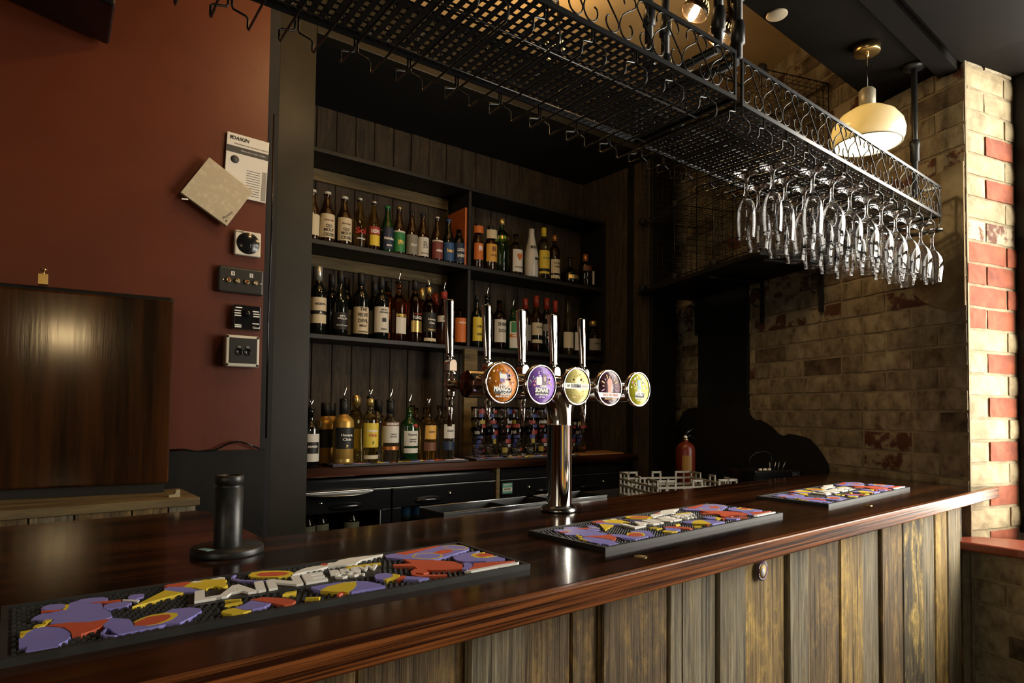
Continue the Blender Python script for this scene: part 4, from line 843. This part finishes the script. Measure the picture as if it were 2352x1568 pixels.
# ---------------------------------------------------------------- overhead glass racks
def _lyre(sg):
    q = [(.34,.72),(.38,.80),(.33,.91),(.20,.985),(.07,.94),(0,.80)]
    low = [(.50,.21),(.42,.06),(.30,.015),(.17,.07),(.11,.20),(.14,.31),(.21,.33)]
    if sg < 0: mid = [(.08,.70),(.28,.58),(.43,.45),(.485,.32)]
    else: mid = [(.14,.64),(.30,.46),(.43,.32)]
    return [(.5+sg*x, y) for x, y in q+mid+low]
S1, S2 = _lyre(-1), _lyre(1)
def smooth(P, n=2):
    for _ in range(n):
        Q = [P[0]]
        for a, b_ in zip(P[:-1], P[1:]): Q += [(.75*a[0]+.25*b_[0], .75*a[1]+.25*b_[1]), (.25*a[0]+.75*b_[0], .25*a[1]+.75*b_[1])]
        P = Q + [P[-1]]
    return P
S1, S2 = smooth(S1,1), smooth(S2,1)
RD, RH = .30, .112
def scrolls(mb, n, w_, fn):
    for i in range(n):
        for S in (S1, S2): mb.tu([fn((i+a)*w_, .008+b_*(RH-.014)) for a, b_ in S], .0017, 5)
    return mb
def rack(label, M, L_, forks):
    t = thing('glass_rack', label, 'glass rack', M, 'hanging wine glass racks')
    mb = MB()
    for z, h_ in ((-.003,.010),(RH-.008,.009)):
        mb.b(0,L_,-.003,.003,z,z+h_); mb.b(0,L_,RD-.003,RD+.003,z,z+h_); mb.b(0,.006,.003,RD-.003,z,z+h_); mb.b(L_-.006,L_,.003,RD-.003,z,z+h_)
    for x in (0,L_-.006):
        for y in (-.003,RD-.003): mb.b(x,x+.006,y,y+.006,.007,RH-.008)
    part('frame', mb, IRON, t)
    mb = MB(); mb.tu([(.0,RD*.36,-.002),(L_,RD*.36,-.002)], .0024); mb.tu([(0,RD-.03,-.006),(L_,RD-.03,-.006)], .0022); part('stay_bars', mb, IRON, t)
    mb = MB(); p = .0205; sw = .0058
    for j in range(int(RD/p)+1): mb.b(.004,L_-.004,min(j*p,RD-.006)-sw+.006,min(j*p,RD-.006)+sw,.0035,.0050)
    for i in range(int(L_/p)+1): mb.b(min(i*p,L_-.012),min(i*p,L_-.012)+2*sw,.003,RD-.003,.0022,.0034)
    part('woven_base', mb, IRON, t, stuff=True)
    n = int(round(L_/.092)); w_ = L_/n
    part('scroll_rail', scrolls(MB(), n, w_, lambda a, z: (a, 0, z)), IRON, t)
    part('scroll_rail', scrolls(MB(), n, w_, lambda a, z: (a, RD, z)), IRON, t)
    for x in (.003, L_-.003): part('scroll_rail', scrolls(MB(), 3, RD/3, lambda a, z, x=x: (x, a, z)), IRON, t)
    for x in forks:
        mb = MB()
        for s_ in (-1,1):
            xa, xb = x+s_*.0032, x+s_*.030
            if xb < .004 or xb > L_-.004: continue
            P = [(xa,0,-.002),(xa,0,-.026),(xa+s_*.002,-.001,-.030),(xb-s_*.004,-.002,-.034),(xb,-.002,-.038),(xb,-.002,-.055),(xb,.004,-.0605),(xb,RD-.004,-.0605),(xb,RD+.002,-.055),(xb,RD+.002,-.038),(xb-s_*.004,RD+.002,-.034),(xa+s_*.002,RD+.001,-.030),(xa,RD,-.026),(xa,RD,-.002)]
            mb.tu(P, .0022, 6)
        part('hanger_rail', mb, IRON, t)
    return t
ZR = ZC+.716
f2 = [.0]+[.100+.1107*k for k in range(11)]+[1.305]
rack('black scrollwork glass rack hung with glasses over the far end of the bar', T(1.33,.79,ZC+.721) @ RZ(-.57), 1.305, f2)
f1 = [1.318-.105-.1135*k for k in range(11)]+[1.318]
rack('empty black scrollwork glass rack nearest the camera', T(-.027,.849,ZR) @ RZ(-3.0), 1.318, f1)
# pipes the racks hang from
PIPE = [(1.315,.790),(1.235,.790),(1.235,.985),(1.300,.985)]
for i, (x, y) in enumerate(PIPE):
    zb = ZC+.825; top = ZS if y < 1.06 else ZCE
    t = thing('hanger_pipe', ['thick black ceiling pipe at the front joint of the two racks','black ceiling pipe just left of the front joint of the racks','black ceiling pipe at the rear of the empty rack','black ceiling pipe at the rear joint of the two racks'][i], 'pipe', T(x,y,0), 'black pipes holding the glass racks')
    part('pipe', MB().la([(.0001,zb),(.0105,zb),(.0105,top),(.0001,top)], 16), BLKMETAL, t)
    part('coupling', MB().la([(.0106,zb+.03),(.016,zb+.034),(.016,zb+.075),(.0145,zb+.078),(.0145,zb+.085),(.0106,zb+.088)], 16), BLKMETAL, t)
    part('coupling', MB().la([(.0106,zb+.135),(.0155,zb+.138),(.0155,zb+.175),(.0106,zb+.178)], 16), BLKMETAL, t)
    part('flange', MB().la([(.0106,top-.012),(.03,top-.010),(.032,top-.001),(.0106,top-.001)], 20), BLKMETAL, t)
for i, (a, b_) in enumerate([((1.315,.790),(1.300,.985)),((1.235,.790),(1.235,.985))]):
    tag(part('cross_bar', MB().tu([(a[0],a[1]+.0,ZC+.818),(b_[0],b_[1]+.10,ZC+.818)], .0095, 10), BLKMETAL, None), ['black tube running back from the front joint of the racks','black tube running back across the end of the empty rack'][i], 'pipe', 'black cross tubes')
t = thing('hanger_pipe', 'black ceiling pipe with coupling at the pillar end of the rack', 'pipe', T(2.60,.845,0), 'black pipes holding the glass racks')
part('pipe', MB().la([(.0001,ZC+.80),(.010,ZC+.80),(.010,ZS-.001),(.0001,ZS-.001)], 16), BLKMETAL, t)
part('coupling', MB().la([(.0101,ZC+.93),(.0155,ZC+.935),(.0155,ZC+.985),(.0175,ZC+.99),(.0175,ZC+1.01),(.0101,ZC+1.015)], 16), BLKMETAL, t)
part('flange', MB().la([(.0101,ZS-.014),(.036,ZS-.012),(.038,ZS-.001),(.0101,ZS-.001)], 22), BLKMETAL, t)
# ---------------------------------------------------------------- glasses hanging upside down in the far rack
def glass_mesh(kind):
    if kind == 'flute': O = [(1e-5,.0),(.032,.0),(.034,.001),(.0342,.0028),(.031,.0055),(.014,.010),(.0070,.017),(.0048,.028),(.0044,.052),(.008,.064),(.017,.078),(.0225,.092),(.0252,.108),(.0262,.125),(.0258,.145),(.0246,.165),(.0236,.1790),(.0241,.1805),(.0241,.1818),(.0236,.1825)]
    else: O = [(1e-5,.0),(.033,.0),(.035,.001),(.0352,.0028),(.032,.0055),(.014,.010),(.0064,.017),(.0042,.030),(.0040,.054),(.0085,.068),(.0155,.076),(.0235,.086),(.0300,.099),(.0335,.113),(.0345,.127),(.0335,.146),(.0310,.166),(.0279,.1865),(.0284,.1882),(.0284,.1895),(.0279,.1902)]
    th = .0015; k = next(i for i, p in enumerate(O) if p[1] > .06)
    I = [(O[-1][0]-th*.6, O[-1][1]+.0005)] + [(max(r-th,1e-5), z+(.0006 if j else .0006)) for j, (r, z) in enumerate(O[k:][::-1])] + [(1e-5, O[k][1]+.003)]
    mb = MB(); prof = [(r,-z) for r, z in O+I][::-1]
    mb.la(prof, 32); return mb.mesh('glass', GLASS)
GM = {'flute':glass_mesh('flute'), 'wine':glass_mesh('wine')}
chan = [1.33+.100+.1107*(k+.5) for k in range(11)]
gl = []
gl += [('flute',1,.86),('flute',1,.935),('flute',2,.805),('flute',2,.885)]
gl += [('wine',k,.803) for k in range(3,11)] + [('wine',k,.885) for k in range(3,11)] + [('wine',k,.965) for k in (2,3,4,5,6,7)]
for kind, k, y in gl:
    row = 'front' if y < .82 else ('middle' if y < .9 else 'back')
    lab = ('champagne flute hanging in the %s row, %s channel from the pillar end' if kind == 'flute' else 'wine glass hanging in the %s row, %s channel from the pillar end') % (row, ORD[10-k])
    x = chan[k]+random.uniform(-.004,.004)
    o = ob('champagne_flute' if kind == 'flute' else 'wine_glass', GM[kind], None, T(x, y-(x-1.33)*.01, ZC+.721-.0555) @ RZ(random.uniform(0,90)))
    tag(o, lab, 'glass', 'glasses hanging in the rack')
# ---------------------------------------------------------------- lamps
def emis(name, c, s_):
    return mat(name, c, .5, emit=c, es=s_)
mt = bpy.data.materials.new('cream_lamp_glass'); mt.use_nodes = True; nt = mt.node_tree
p_ = nt.nodes['Principled BSDF']; p_.inputs['Base Color'].default_value = (.80,.74,.58,1); p_.inputs['Roughness'].default_value = .22
tr = nt.nodes.new('ShaderNodeBsdfTranslucent'); tr.inputs[0].default_value = (.85,.74,.42,1); mx = nt.nodes.new('ShaderNodeMixShader'); mx.inputs[0].default_value = .22
nt.links.new(p_.outputs[0], mx.inputs[1]); nt.links.new(tr.outputs[0], mx.inputs[2]); nt.links.new(mx.outputs[0], nt.nodes['Material Output'].inputs[0]); LGLASS = mt
BULB = emis('glowing_bulb', (1,.84,.52), 14); BULB2 = emis('hot_bulb', (1,.80,.48), 30)
def pendant(label, x, y, ztop, drop, power, low=.118, lc=(1,.86,.58)):
    t = thing('pendant_lamp', label, 'lamp', T(x,y,ztop), 'cream dome pendant lamps')
    part('canopy', MB().la([(1e-5,-.028),(.040,-.028),(.0425,-.026),(.0425,-.001),(1e-5,-.001)], 32), BRASS, t)
    part('cord_grip', MB().la([(.0001,-.040),(.006,-.040),(.007,-.028)], 14), BRASS, t)
    part('cord', MB().tu([(0,0,-.038),(0,0,-drop)], .0022, 8), BLKGLOSS, t)
    z = -drop
    part('neck', MB().la([(.006,z+.006),(.008,z+.002),(.020,z),(.0265,z-.008),(.0265,z-.066),(.024,z-.068)], 28), mat('beige_metal',(.30,.27,.20),.4,.2), t)
    z -= .066; P = [(.024,0),(.055,-.010),(.088,-.032),(.110,-.064),(.1165,-.092),(.114,-.115),(.107,-.132)]
    part('shade', MB().la([(r, z+q) for r, q in P]+[(r-.004, z+q-.001*(q < 0)) for r, q in P[::-1]], 44), LGLASS, t)
    part('rim', MB().la([(.1075,z-.131),(.1085,z-.133),(.105,z-.1345),(.1025,z-.132)], 44), mat('rim_grey',(.20,.18,.13),.4), t)
    part('chip', MB().pr([(.006,-.055),(.012,-.052),(.010,-.060),(.013,-.066),(.008,-.075),(.006,-.068)], -.1135, -.108, 'y'), mat('chip_grey',(.10,.10,.09),.6), t, M=T(0,0,z) @ RZ(28))
    part('bulb', MB().sp((0,0,z-.075), .026, 16, 10, 1.2), BULB, t)
    l = lamp('pendant_light', (x,y,ztop+z-low), power, lc, .02)
    l2 = lamp('pendant_light', (x,y,ztop+z-.035), power*.25, (1,.86,.58), .01)
    return t
pendant('cream dome pendant lamp hanging behind the rack near the pillar', 2.335, .905, ZS, ZS-(ZC+1.142), 2.6)
pendant('cream dome pendant lamp over the tables behind the camera', -.73, -1.5, ZS, .58, 14.0, .150, (1,.70,.34))
def spot(label, x, y, z, top, tilt, az, power):
    M = T(x,y,z) @ RZ(az) @ RX(tilt)
    t = thing('spot_lamp', label, 'lamp', M, 'dark vented bell lamps')
    B = mat('bronze_lamp',(.035,.022,.012),.35,.6)
    P = [(.010,.055),(.020,.052),(.026,.040),(.040,.020),(.046,0),(.046,-.012)]
    part('bell', MB().la(P+[(r-.002, q) for r, q in P[::-1]], 32), B, t)
    for q in range(22):
        a = 2*pi*q/22; c_, s_ = math.cos(a), math.sin(a)
        mb = MB(); mb.tu([(.0325*c_,.0325*s_,.0325),(.0445*c_,.0445*s_,.0105)], .0016, 5); part('vent_slot', mb, emis('slot_glow',(1,.72,.30),2.2), t)
    part('socket', MB().la([(1e-5,.095),(.013,.095),(.013,.06),(.010,.054)], 16), B, t)
    part('swivel', MB().sp((0,.012,.098), .012, 12, 8), B, t)
    part('bulb', MB().la([(.009,.03),(.014,.0),(.014,-.022),(.010,-.036),(1e-5,-.040)], 16), BULB2, t)
    Mi = M.inverted(); a = Mi @ Vector((x,y+.0,top)); part('stem', MB().tu([(0,.012,.10), tuple(a)], .006, 8), B, t)
    l = bpy.data.lights.new('spot_light', 'SPOT'); l.energy = power; l.color = WARM; l.spot_size = R(115); l.spot_blend = .6; l.shadow_soft_size = .03
    o = bpy.data.objects.new('spot_light', l); COL.objects.link(o); o.matrix_world = M @ T(0,0,-.05)
    lamp('bulb_light', M @ Vector((0,-.0,-.058)), power*.35, WARM, .012)
    return t
spot('dark vented bell lamp over the rack, the nearer of the two lit ones', 1.815,1.25,ZC+1.375,ZCE,28,50,7)
spot('dark vented bell lamp over the rack, the farther of the two lit ones', 1.965,1.25,ZC+1.345,ZCE,26,50,7)
spot('dark vented bell lamp above the empty rack', 1.02,1.25,ZC+1.55,ZCE,30,25,9)
spot('dark vented bell lamp added as fill light on the cream ceiling over the empty rack', .95,1.62,ZC+1.36,ZCE,158,0,12)  # added uplight, put there to wash the ceiling with warm light
spot('dark vented bell lamp added as fill light on the cream ceiling between the racks', 1.62,1.75,ZC+1.62-.22,ZCE,160,0,10)  # second added uplight, brightening the ceiling behind the racks
tag(part('ceiling_disc', MB().la([(1e-5,-.006),(.030,-.006),(.033,-.003),(.033,0)], 32), mat('off_white_disc',(.30,.25,.17),.6), None, M=T(1.93,1.02,ZS)), 'small round off-white cover plate on the black ceiling', 'cover plate')
# ---------------------------------------------------------------- wire cube storage on the bracket shelf (frame FW: x along, y into the room)
t = thing('wire_cube_shelf', 'black wire grid cube storage standing on the wall shelf', 'wire storage', FW)
cs = [.60,.935,1.27,1.605]; cz = [.722,1.112,1.502]; y0_, y1_ = .02, .39
def panel(o, u, v, n=11):
    mb = MB(); o, u, v = Vector(o), Vector(u), Vector(v)
    for i in range(n+1):
        r = .0030 if i in (0,n) else .0012
        mb.tu([o+u*(i/n), o+u*(i/n)+v], r, 4); mb.tu([o+v*(i/n), o+v*(i/n)+u], r, 4)
    return mb
for i in range(3):
    for j in range(2): part('wire_panel', panel((cs[i],y0_,cz[j]), (.335,0,0), (0,0,.39)), WIRE, t)
    for j in range(3): part('wire_panel', panel((cs[i],y0_,cz[j]), (.335,0,0), (0,y1_-y0_,0)), WIRE, t)
for i in range(4):
    for j in range(2): part('wire_panel', panel((cs[i],y0_,cz[j]), (0,y1_-y0_,0), (0,0,.39)), WIRE, t)
    for j in range(3):
        part('connector', MB().la([(1e-5,-.014),(.020,-.012),(.022,0),(.020,.012),(1e-5,.014)], 14, (cs[i],y1_,cz[j]), 'y'), MATTBLACK, t)
t = thing('bracket_shelf', 'dark wooden wall shelf on scrolled iron brackets', 'shelf', FW)
part('board', MB().b(.60,1.64,.008,.40,.685,.708), BLACKPAINT, t, .003)
for s_ in (.66,1.05,1.62):
    b_ = part('bracket', MB().b(s_-.012,s_+.012,.006,.014,.47,.684).b(s_-.012,s_+.012,.014,.34,.676,.684), BLKMETAL, t)
    mb = MB(); mb.tu([(s_,.02+.05*(1-math.cos(a))*.6,.60+.045*math.sin(a)) for a in [k*.45 for k in range(12)]], .004, 6)
    part('scroll', mb, BLKMETAL, b_)
# ---------------------------------------------------------------- things on the red wall (frame FR: x along, y away)
def rw(x, z): return FR @ T(x, 0, z)
t = thing('thermostat', 'square cream wall thermostat with a round black dial', 'thermostat', rw(.002,.541))
part('housing', MB().b(-.0405,.0405,-.020,0,-.0405,.0405), WHITEP, t, .004, 3)
part('dial', MB().la([(1e-5,-.0215),(.035,-.0215),(.036,-.0205),(.036,-.019)], 36, (0,0,0), 'y'), BLKGLOSS, t)
text('lettering', 'DAIKIN', .008, INK, t, T(-.026,-.0204,.0345) @ RX(90), bold=.02)
text('lettering', '19', .016, mat('dial_print',(.25,.28,.33),.4), t, T(.012,-.0222,-.008) @ RX(90)); text('lettering', '50%', .008, mat('dial_print',(.25,.28,.33),.4), t, T(.018,-.0222,-.022) @ RX(90))
t = thing('socket_plate', 'wide dark wall plate with four brass audio sockets', 'wall plate', rw(-.0155,.416))
part('plate', MB().b(-.071,.071,-.022,0,-.043,.043), mat('dark_plate',(.030,.028,.024),.35), t, .008, 3)
for i, x in enumerate((-.040,-.013,.016,.043)):
    s_ = part('socket', MB().la([(.0075,-.022),(.0075,-.028),(.0048,-.030),(.0045,-.024),(1e-5,-.024)], 18, (x,0,-.004), 'y'), BRASS, t)
    part('socket_core', MB().la([(1e-5,-.0285),(.0032,-.0285),(.0032,-.024)], 12, (x,0,-.004), 'y'), [LB['red'],LB['white']][i % 2], s_)
for x in (-.056,.060): part('screw', MB().la([(1e-5,-.0235),(.003,-.0235),(.003,-.022)], 10, (x,0,-.004), 'y'), STEEL, t)
for x, n_ in ((-.027,'4'),(.030,'5')):
    p2 = part('number_tag', MB().b(x-.0055,x+.0055,-.0228,-.022,.013,.026), PAPER, t); text('lettering', n_, .010, INK, p2, T(x,-.0232,.0195) @ RX(90), bold=.02)
t = thing('volume_control', 'small black wall control with white scale marks around a knob', 'wall control', rw(.0045,.296))
part('back_box', MB().b(-.043,.043,-.018,0,-.040,.040), mat('grey_box',(.10,.085,.07),.5), t, .004, 3)
part('face', MB().b(-.042,.043,-.026,-.018,-.0395,.0395), BLKGLOSS, t, .005, 3)
part('knob', MB().la([(.011,-.026),(.009,-.038),(1e-5,-.039)], 20, (0,0,.012), 'y'), BLKGLOSS, t)
for k, (x, z) in enumerate([(-.027,.030),(-.030,.020),(-.030,.012),(-.029,.004),(.026,.021),(.028,.013),(.028,.005),(.026,-.019),(-.028,-.027),(-.028,-.033)]):
    part('scale_mark', MB().b(x-.010,x+.010,-.0268,-.026,z-.0018,z+.0018), MWHI, t)
text('lettering', 'Cloud', .009, MWHI, t, T(.028,-.0268,-.032) @ RX(90), bold=.02)
t = thing('socket_box', 'cream rimmed wall box with two round black microphone sockets', 'wall box', rw(-.0105,.1835))
part('box', MB().b(-.052,.052,-.042,0,-.051,.051), WHITEP, t, .006, 3)
part('panel', MB().b(-.040,.044,-.0445,-.042,-.040,.042), mat('dark_plate',(.030,.028,.024),.35), t, .003)
for x in (-.012,.014):
    s_ = part('socket', MB().la([(.0115,-.0445),(.0115,-.047),(.0085,-.0475),(.008,-.0455),(1e-5,-.0455)], 22, (x,0,-.003), 'y'), BLKGLOSS, t)
    part('release_tab', MB().b(x-.005,x+.005,-.0475,-.0445,.0105,.0155), STEEL, s_)
for x in (-.046,.046):
    for z in (-.045,.045): part('screw', MB().la([(1e-5,-.0425),(.004,-.0425),(.004,-.042)], 12, (x,0,z), 'y'), BLKGLOSS, t)
# manual and square board taped to the wall
t = thing('manual_booklet', 'white instruction booklet with a black band taped by the wall end', 'booklet', rw(-.006,.795) @ RZ(0) @ RY(2))
part('pages', MB().b(-.066,.066,-.010,-.002,-.104,.104), PAPER, t, .001)
part('band', MB().b(-.0662,.0662,-.0106,-.0098,.040,.062), GREYINK, t)
text('lettering', 'DAIKIN', .016, INK, t, T(-.024,-.0106,.088) @ RX(90), bold=.035, slant=.2)
part('logo_mark', MB().pr([(-.057,.094),(-.047,.094),(-.056,.081)], -.0108,-.0098,'y'), INK, t)
text('lettering', 'Installation and operation manual', .0078, INK, t, T(.010,-.0106,.071) @ RX(90)); text('lettering', 'Madoka wired remote controller', .0058, MWHI, t, T(.018,-.0112,.051) @ RX(90))
part('dial_picture', MB().la([(1e-5,-.011),(.013,-.011),(.013,-.0095)], 22, (-.038,0,.018), 'y'), GREYINK, t)
for q in range(11): part('text_line', MB().b(.0,.044,-.0107,-.0098,-.010-q*.0082,-.0085-q*.0082), GREYINK, t)
part('spine_strip', MB().b(.050,.064,-.0107,-.0098,-.100,-.002), mat('grey_print',(.25,.24,.21),.6), t)
t = thing('square_board', 'square off-white board hung corner-up over the instruction booklet', 'board', rw(-.0955,.689) @ T(0,-.024,0) @ RY(31))
part('sheet', MB().b(-.079,.079,-.008,.008,-.0755,.0755), mat('scuffed_off_white',(.50,.44,.31),.55,col2=(.42,.36,.25),scale=60,lo=.35,hi=.5), t, .0015)
text('lettering', 'Phoenix', .012, GREYINK, t, T(.062,-.0085,-.045) @ RX(90) @ RZ(75), slant=.2); part('print_dot', MB().b(.066,.071,-.0085,-.008,-.066,-.060), GREYINK, t)
part('white_clip', MB().b(-.088,-.070,-.011,-.0085,-.064,-.060), emis('bright_white_plastic',(.9,.9,.9),.0) if False else MWHI, t, M=RY(-38) @ T(-.02,0,.03))
tag(part('wall_cable', MB(FR).tu([(-.215,-.006,-.134),(-.17,-.012,-.131),(-.13,-.010,-.139),(-.08,-.014,-.135),(-.04,-.016,-.115),(-.01,-.018,-.108),(.02,-.016,-.118),(.055,-.014,-.134)], .003, 6), BLKGLOSS, None), 'thin black cable lying along the top of the black dado', 'cable')
tag(part('wall_cable', MB(FR).tu([(.078,-.006,1.0),(.079,-.008,.6),(.076,-.006,.3),(.078,-.008,-.1)], .0035, 6), BLKGLOSS, None), 'thin black cable running down the end of the red wall', 'cable')
# black loudspeaker high on the red wall
t = thing('wall_speaker', 'black loudspeaker mounted high on the red wall', 'speaker', FR @ T(-.62,-.12,1.26) @ RZ(0))
part('cabinet', MB().pr([(-.28,-.10),(.22,-.20),(.25,.30),(-.28,.30)], -.13, .10, 'y'), BLKGLOSS, t, .01, 3); part('grille', MB().pr([(-.25,-.07),(.19,-.16),(.22,.27),(-.25,.27)], -.137, -.13, 'y'), MATTBLACK, t); part('bracket', MB().b(-.05,.05,.10,.121,0,.1), BLKMETAL, t)
# ---------------------------------------------------------------- upright panel and ledge behind the bar's wing (frame FF)
t = thing('upright_tabletop', 'large dark varnished wooden slab standing upright against the red wall', 'tabletop', FF)
part('board', MB().b(-1.15,0,-.024,.006,-.207,.291), FLAPWOOD, t, .006, 3)
part('back_board', MB().b(-1.15,.002,.006,.030,-.205,.305), BLACKPAINT, t, .008, 3)
part('foot_board', MB().b(-1.15,-.008,.0,.030,-.232,-.208), mat('black_stained_wood',(.012,.010,.009),.5,col2=(.02,.017,.014),scale=1,st=(3,20,20),lo=.3,hi=.7), t)
bo = part('latch', MB().b(-.303,-.282,-.012,.010,.306,.334), BRASS, t, .001)
part('latch_knob', MB().la([(.003,.334),(.003,.341),(.0075,.344),(.0075,.347),(1e-5,.348)], 16, (-.2925,-.001,0)), BRASS, bo)
t = thing('plank_ledge', 'weathered grey timber ledge under the upright wooden slab', 'ledge', T(0,0,ZC))
part('ledge_board', MB().b(-1.7,.424,1.79,2.02,-.2535,-.2325), LEDGE, t, .002)
x = -1.68
while x < .40:
    wd = random.uniform(.07,.13); wd = min(wd, .42-x)
    if wd > .02: part('plank', MB().b(x,x+wd-.004,1.80,1.83,-1.3,-.254), OLDWOODS[random.choice([0,1,3])], t)
    x += wd
tag(part('wooden_wedge', MB(T(.372,1.835,ZC-.2325)).pr([(-.014,0),(.012,0),(.012,.018),(.003,.018),(.0,.008),(-.014,.006)], -.012, .012, 'y'), mat('pale_wood',(.36,.30,.18),.6), None), 'small pale wooden chock at the end of the ledge', 'chock')
# ---------------------------------------------------------------- behind the bar, far end
tag(part('low_cabinet', MB().b(1.62,2.86,1.42,2.02,0,ZC-.36), MATTBLACK, None, .004), 'low black cabinet behind the far end of the bar', 'cabinet')
t = thing('glass_crate', 'pale grey plastic dishwasher crate behind the bar', 'crate', T(2.19,1.60,ZC-.36) @ RZ(-25))
CR = mat('grey_plastic_crate',(.27,.25,.20),.5); hs, hh = .17, .10
for k in range(4):
    mb = MB(); n = 9; pw = 2*hs/n
    for i in range(n+1): mb.b(-hs+i*pw-.004,-hs+i*pw+.004,-hs-.003,-hs+.003,.0,hh*.72)
    mb.b(-hs,hs,-hs-.004,-hs+.004,0,.012); mb.b(-hs,hs,-hs-.004,-hs+.004,hh*.42,hh*.52); mb.b(-hs,hs,-hs-.004,-hs+.004,hh*.70,hh*.78)
    for i in (0,1,4,7,8):
        mb.b(-hs+i*pw-.004,-hs+i*pw+.004,-hs-.003,-hs+.003,hh*.78,hh); mb.b(-hs+(i+1)*pw-.004,-hs+(i+1)*pw+.004,-hs-.003,-hs+.003,hh*.78,hh); mb.b(-hs+i*pw-.004,-hs+(i+1)*pw+.004,-hs-.003,-hs+.003,hh*.95,hh*1.03)
    part('side_grid', mb, CR, t, M=RZ(90*k))
mb = MB()
for i in range(1,9): mb.b(-hs+i*pw-.003,-hs+i*pw+.003,-hs,hs,.0,.008); mb.b(-hs,hs,-hs+i*pw-.003,-hs+i*pw+.003,.008,.014)
part('base_grid', mb, CR, t)
t = thing('fire_extinguisher', 'small red fire extinguisher standing against the black patch', 'extinguisher', T(2.505,1.775,ZC-.36))
ER = mat('extinguisher_red',(.11,.012,.005),.35)
part('cylinder', MB().la([(1e-5,0),(.040,0),(.044,.006),(.044,.185),(.040,.205),(.026,.220),(.013,.226),(.013,.235),(1e-5,.235)], 32), ER, t)
part('instruction_label', MB().la([(.0445,.09),(.0445,.165)], 12, a0=R(-165), a1=R(-105)), mat('extinguisher_label',(.22,.11,.015),.5), t)
part('valve', MB().la([(1e-5,.255),(.010,.255),(.012,.245),(.012,.232)], 14), BRASS, t)
part('gauge', MB().la([(1e-5,-.026),(.010,-.026),(.010,-.012)], 14, (-.006,0,.247), 'y'), STEEL, t, M=RZ(-40))
part('lever', MB().tu([(0,0,.256),(.012,-.004,.272),(.036,-.010,.284),(.052,-.014,.286)], [.006,.006,.005,.004], 6), BLKGLOSS, t); part('handle', MB().tu([(.004,0,.252),(.025,-.006,.254),(.045,-.012,.240),(.054,-.014,.236)], [.006,.006,.005,.005], 6), BLKGLOSS, t)
t = thing('counter_machine', 'low black machine with an arched guard and steel bits behind the bar', 'machine', T(2.66,1.45,ZC-.36) @ RZ(-20))
part('body', MB().b(-.13,.13,-.07,.12,0,.118), BLKGLOSS, t, .008, 3)
part('arched_guard', MB().tu([(-.06,.05,.118),(-.06,.05,.165),(-.03,.05,.185),(.02,.05,.192),(.055,.05,.18),(.06,.05,.155),(.06,.05,.118)], .0022, 6), BLKMETAL, t)
for q in range(3): part('knob', MB().la([(1e-5,.008),(.007,.007),(.008,0)], 12, (-.085+q*.024,-.045,.118)), WHITEP, t)
for q in range(4): part('steel_rod', MB().tu([(-.02+q*.022,-.03,.118),(-.018+q*.026,-.03+.004*(-1)**q,.150)], .002, 6), STEEL, t)
text('lettering', 'SALE', .02, STEEL, t, T(.085,-.0708,.10) @ RX(90), bold=.02)
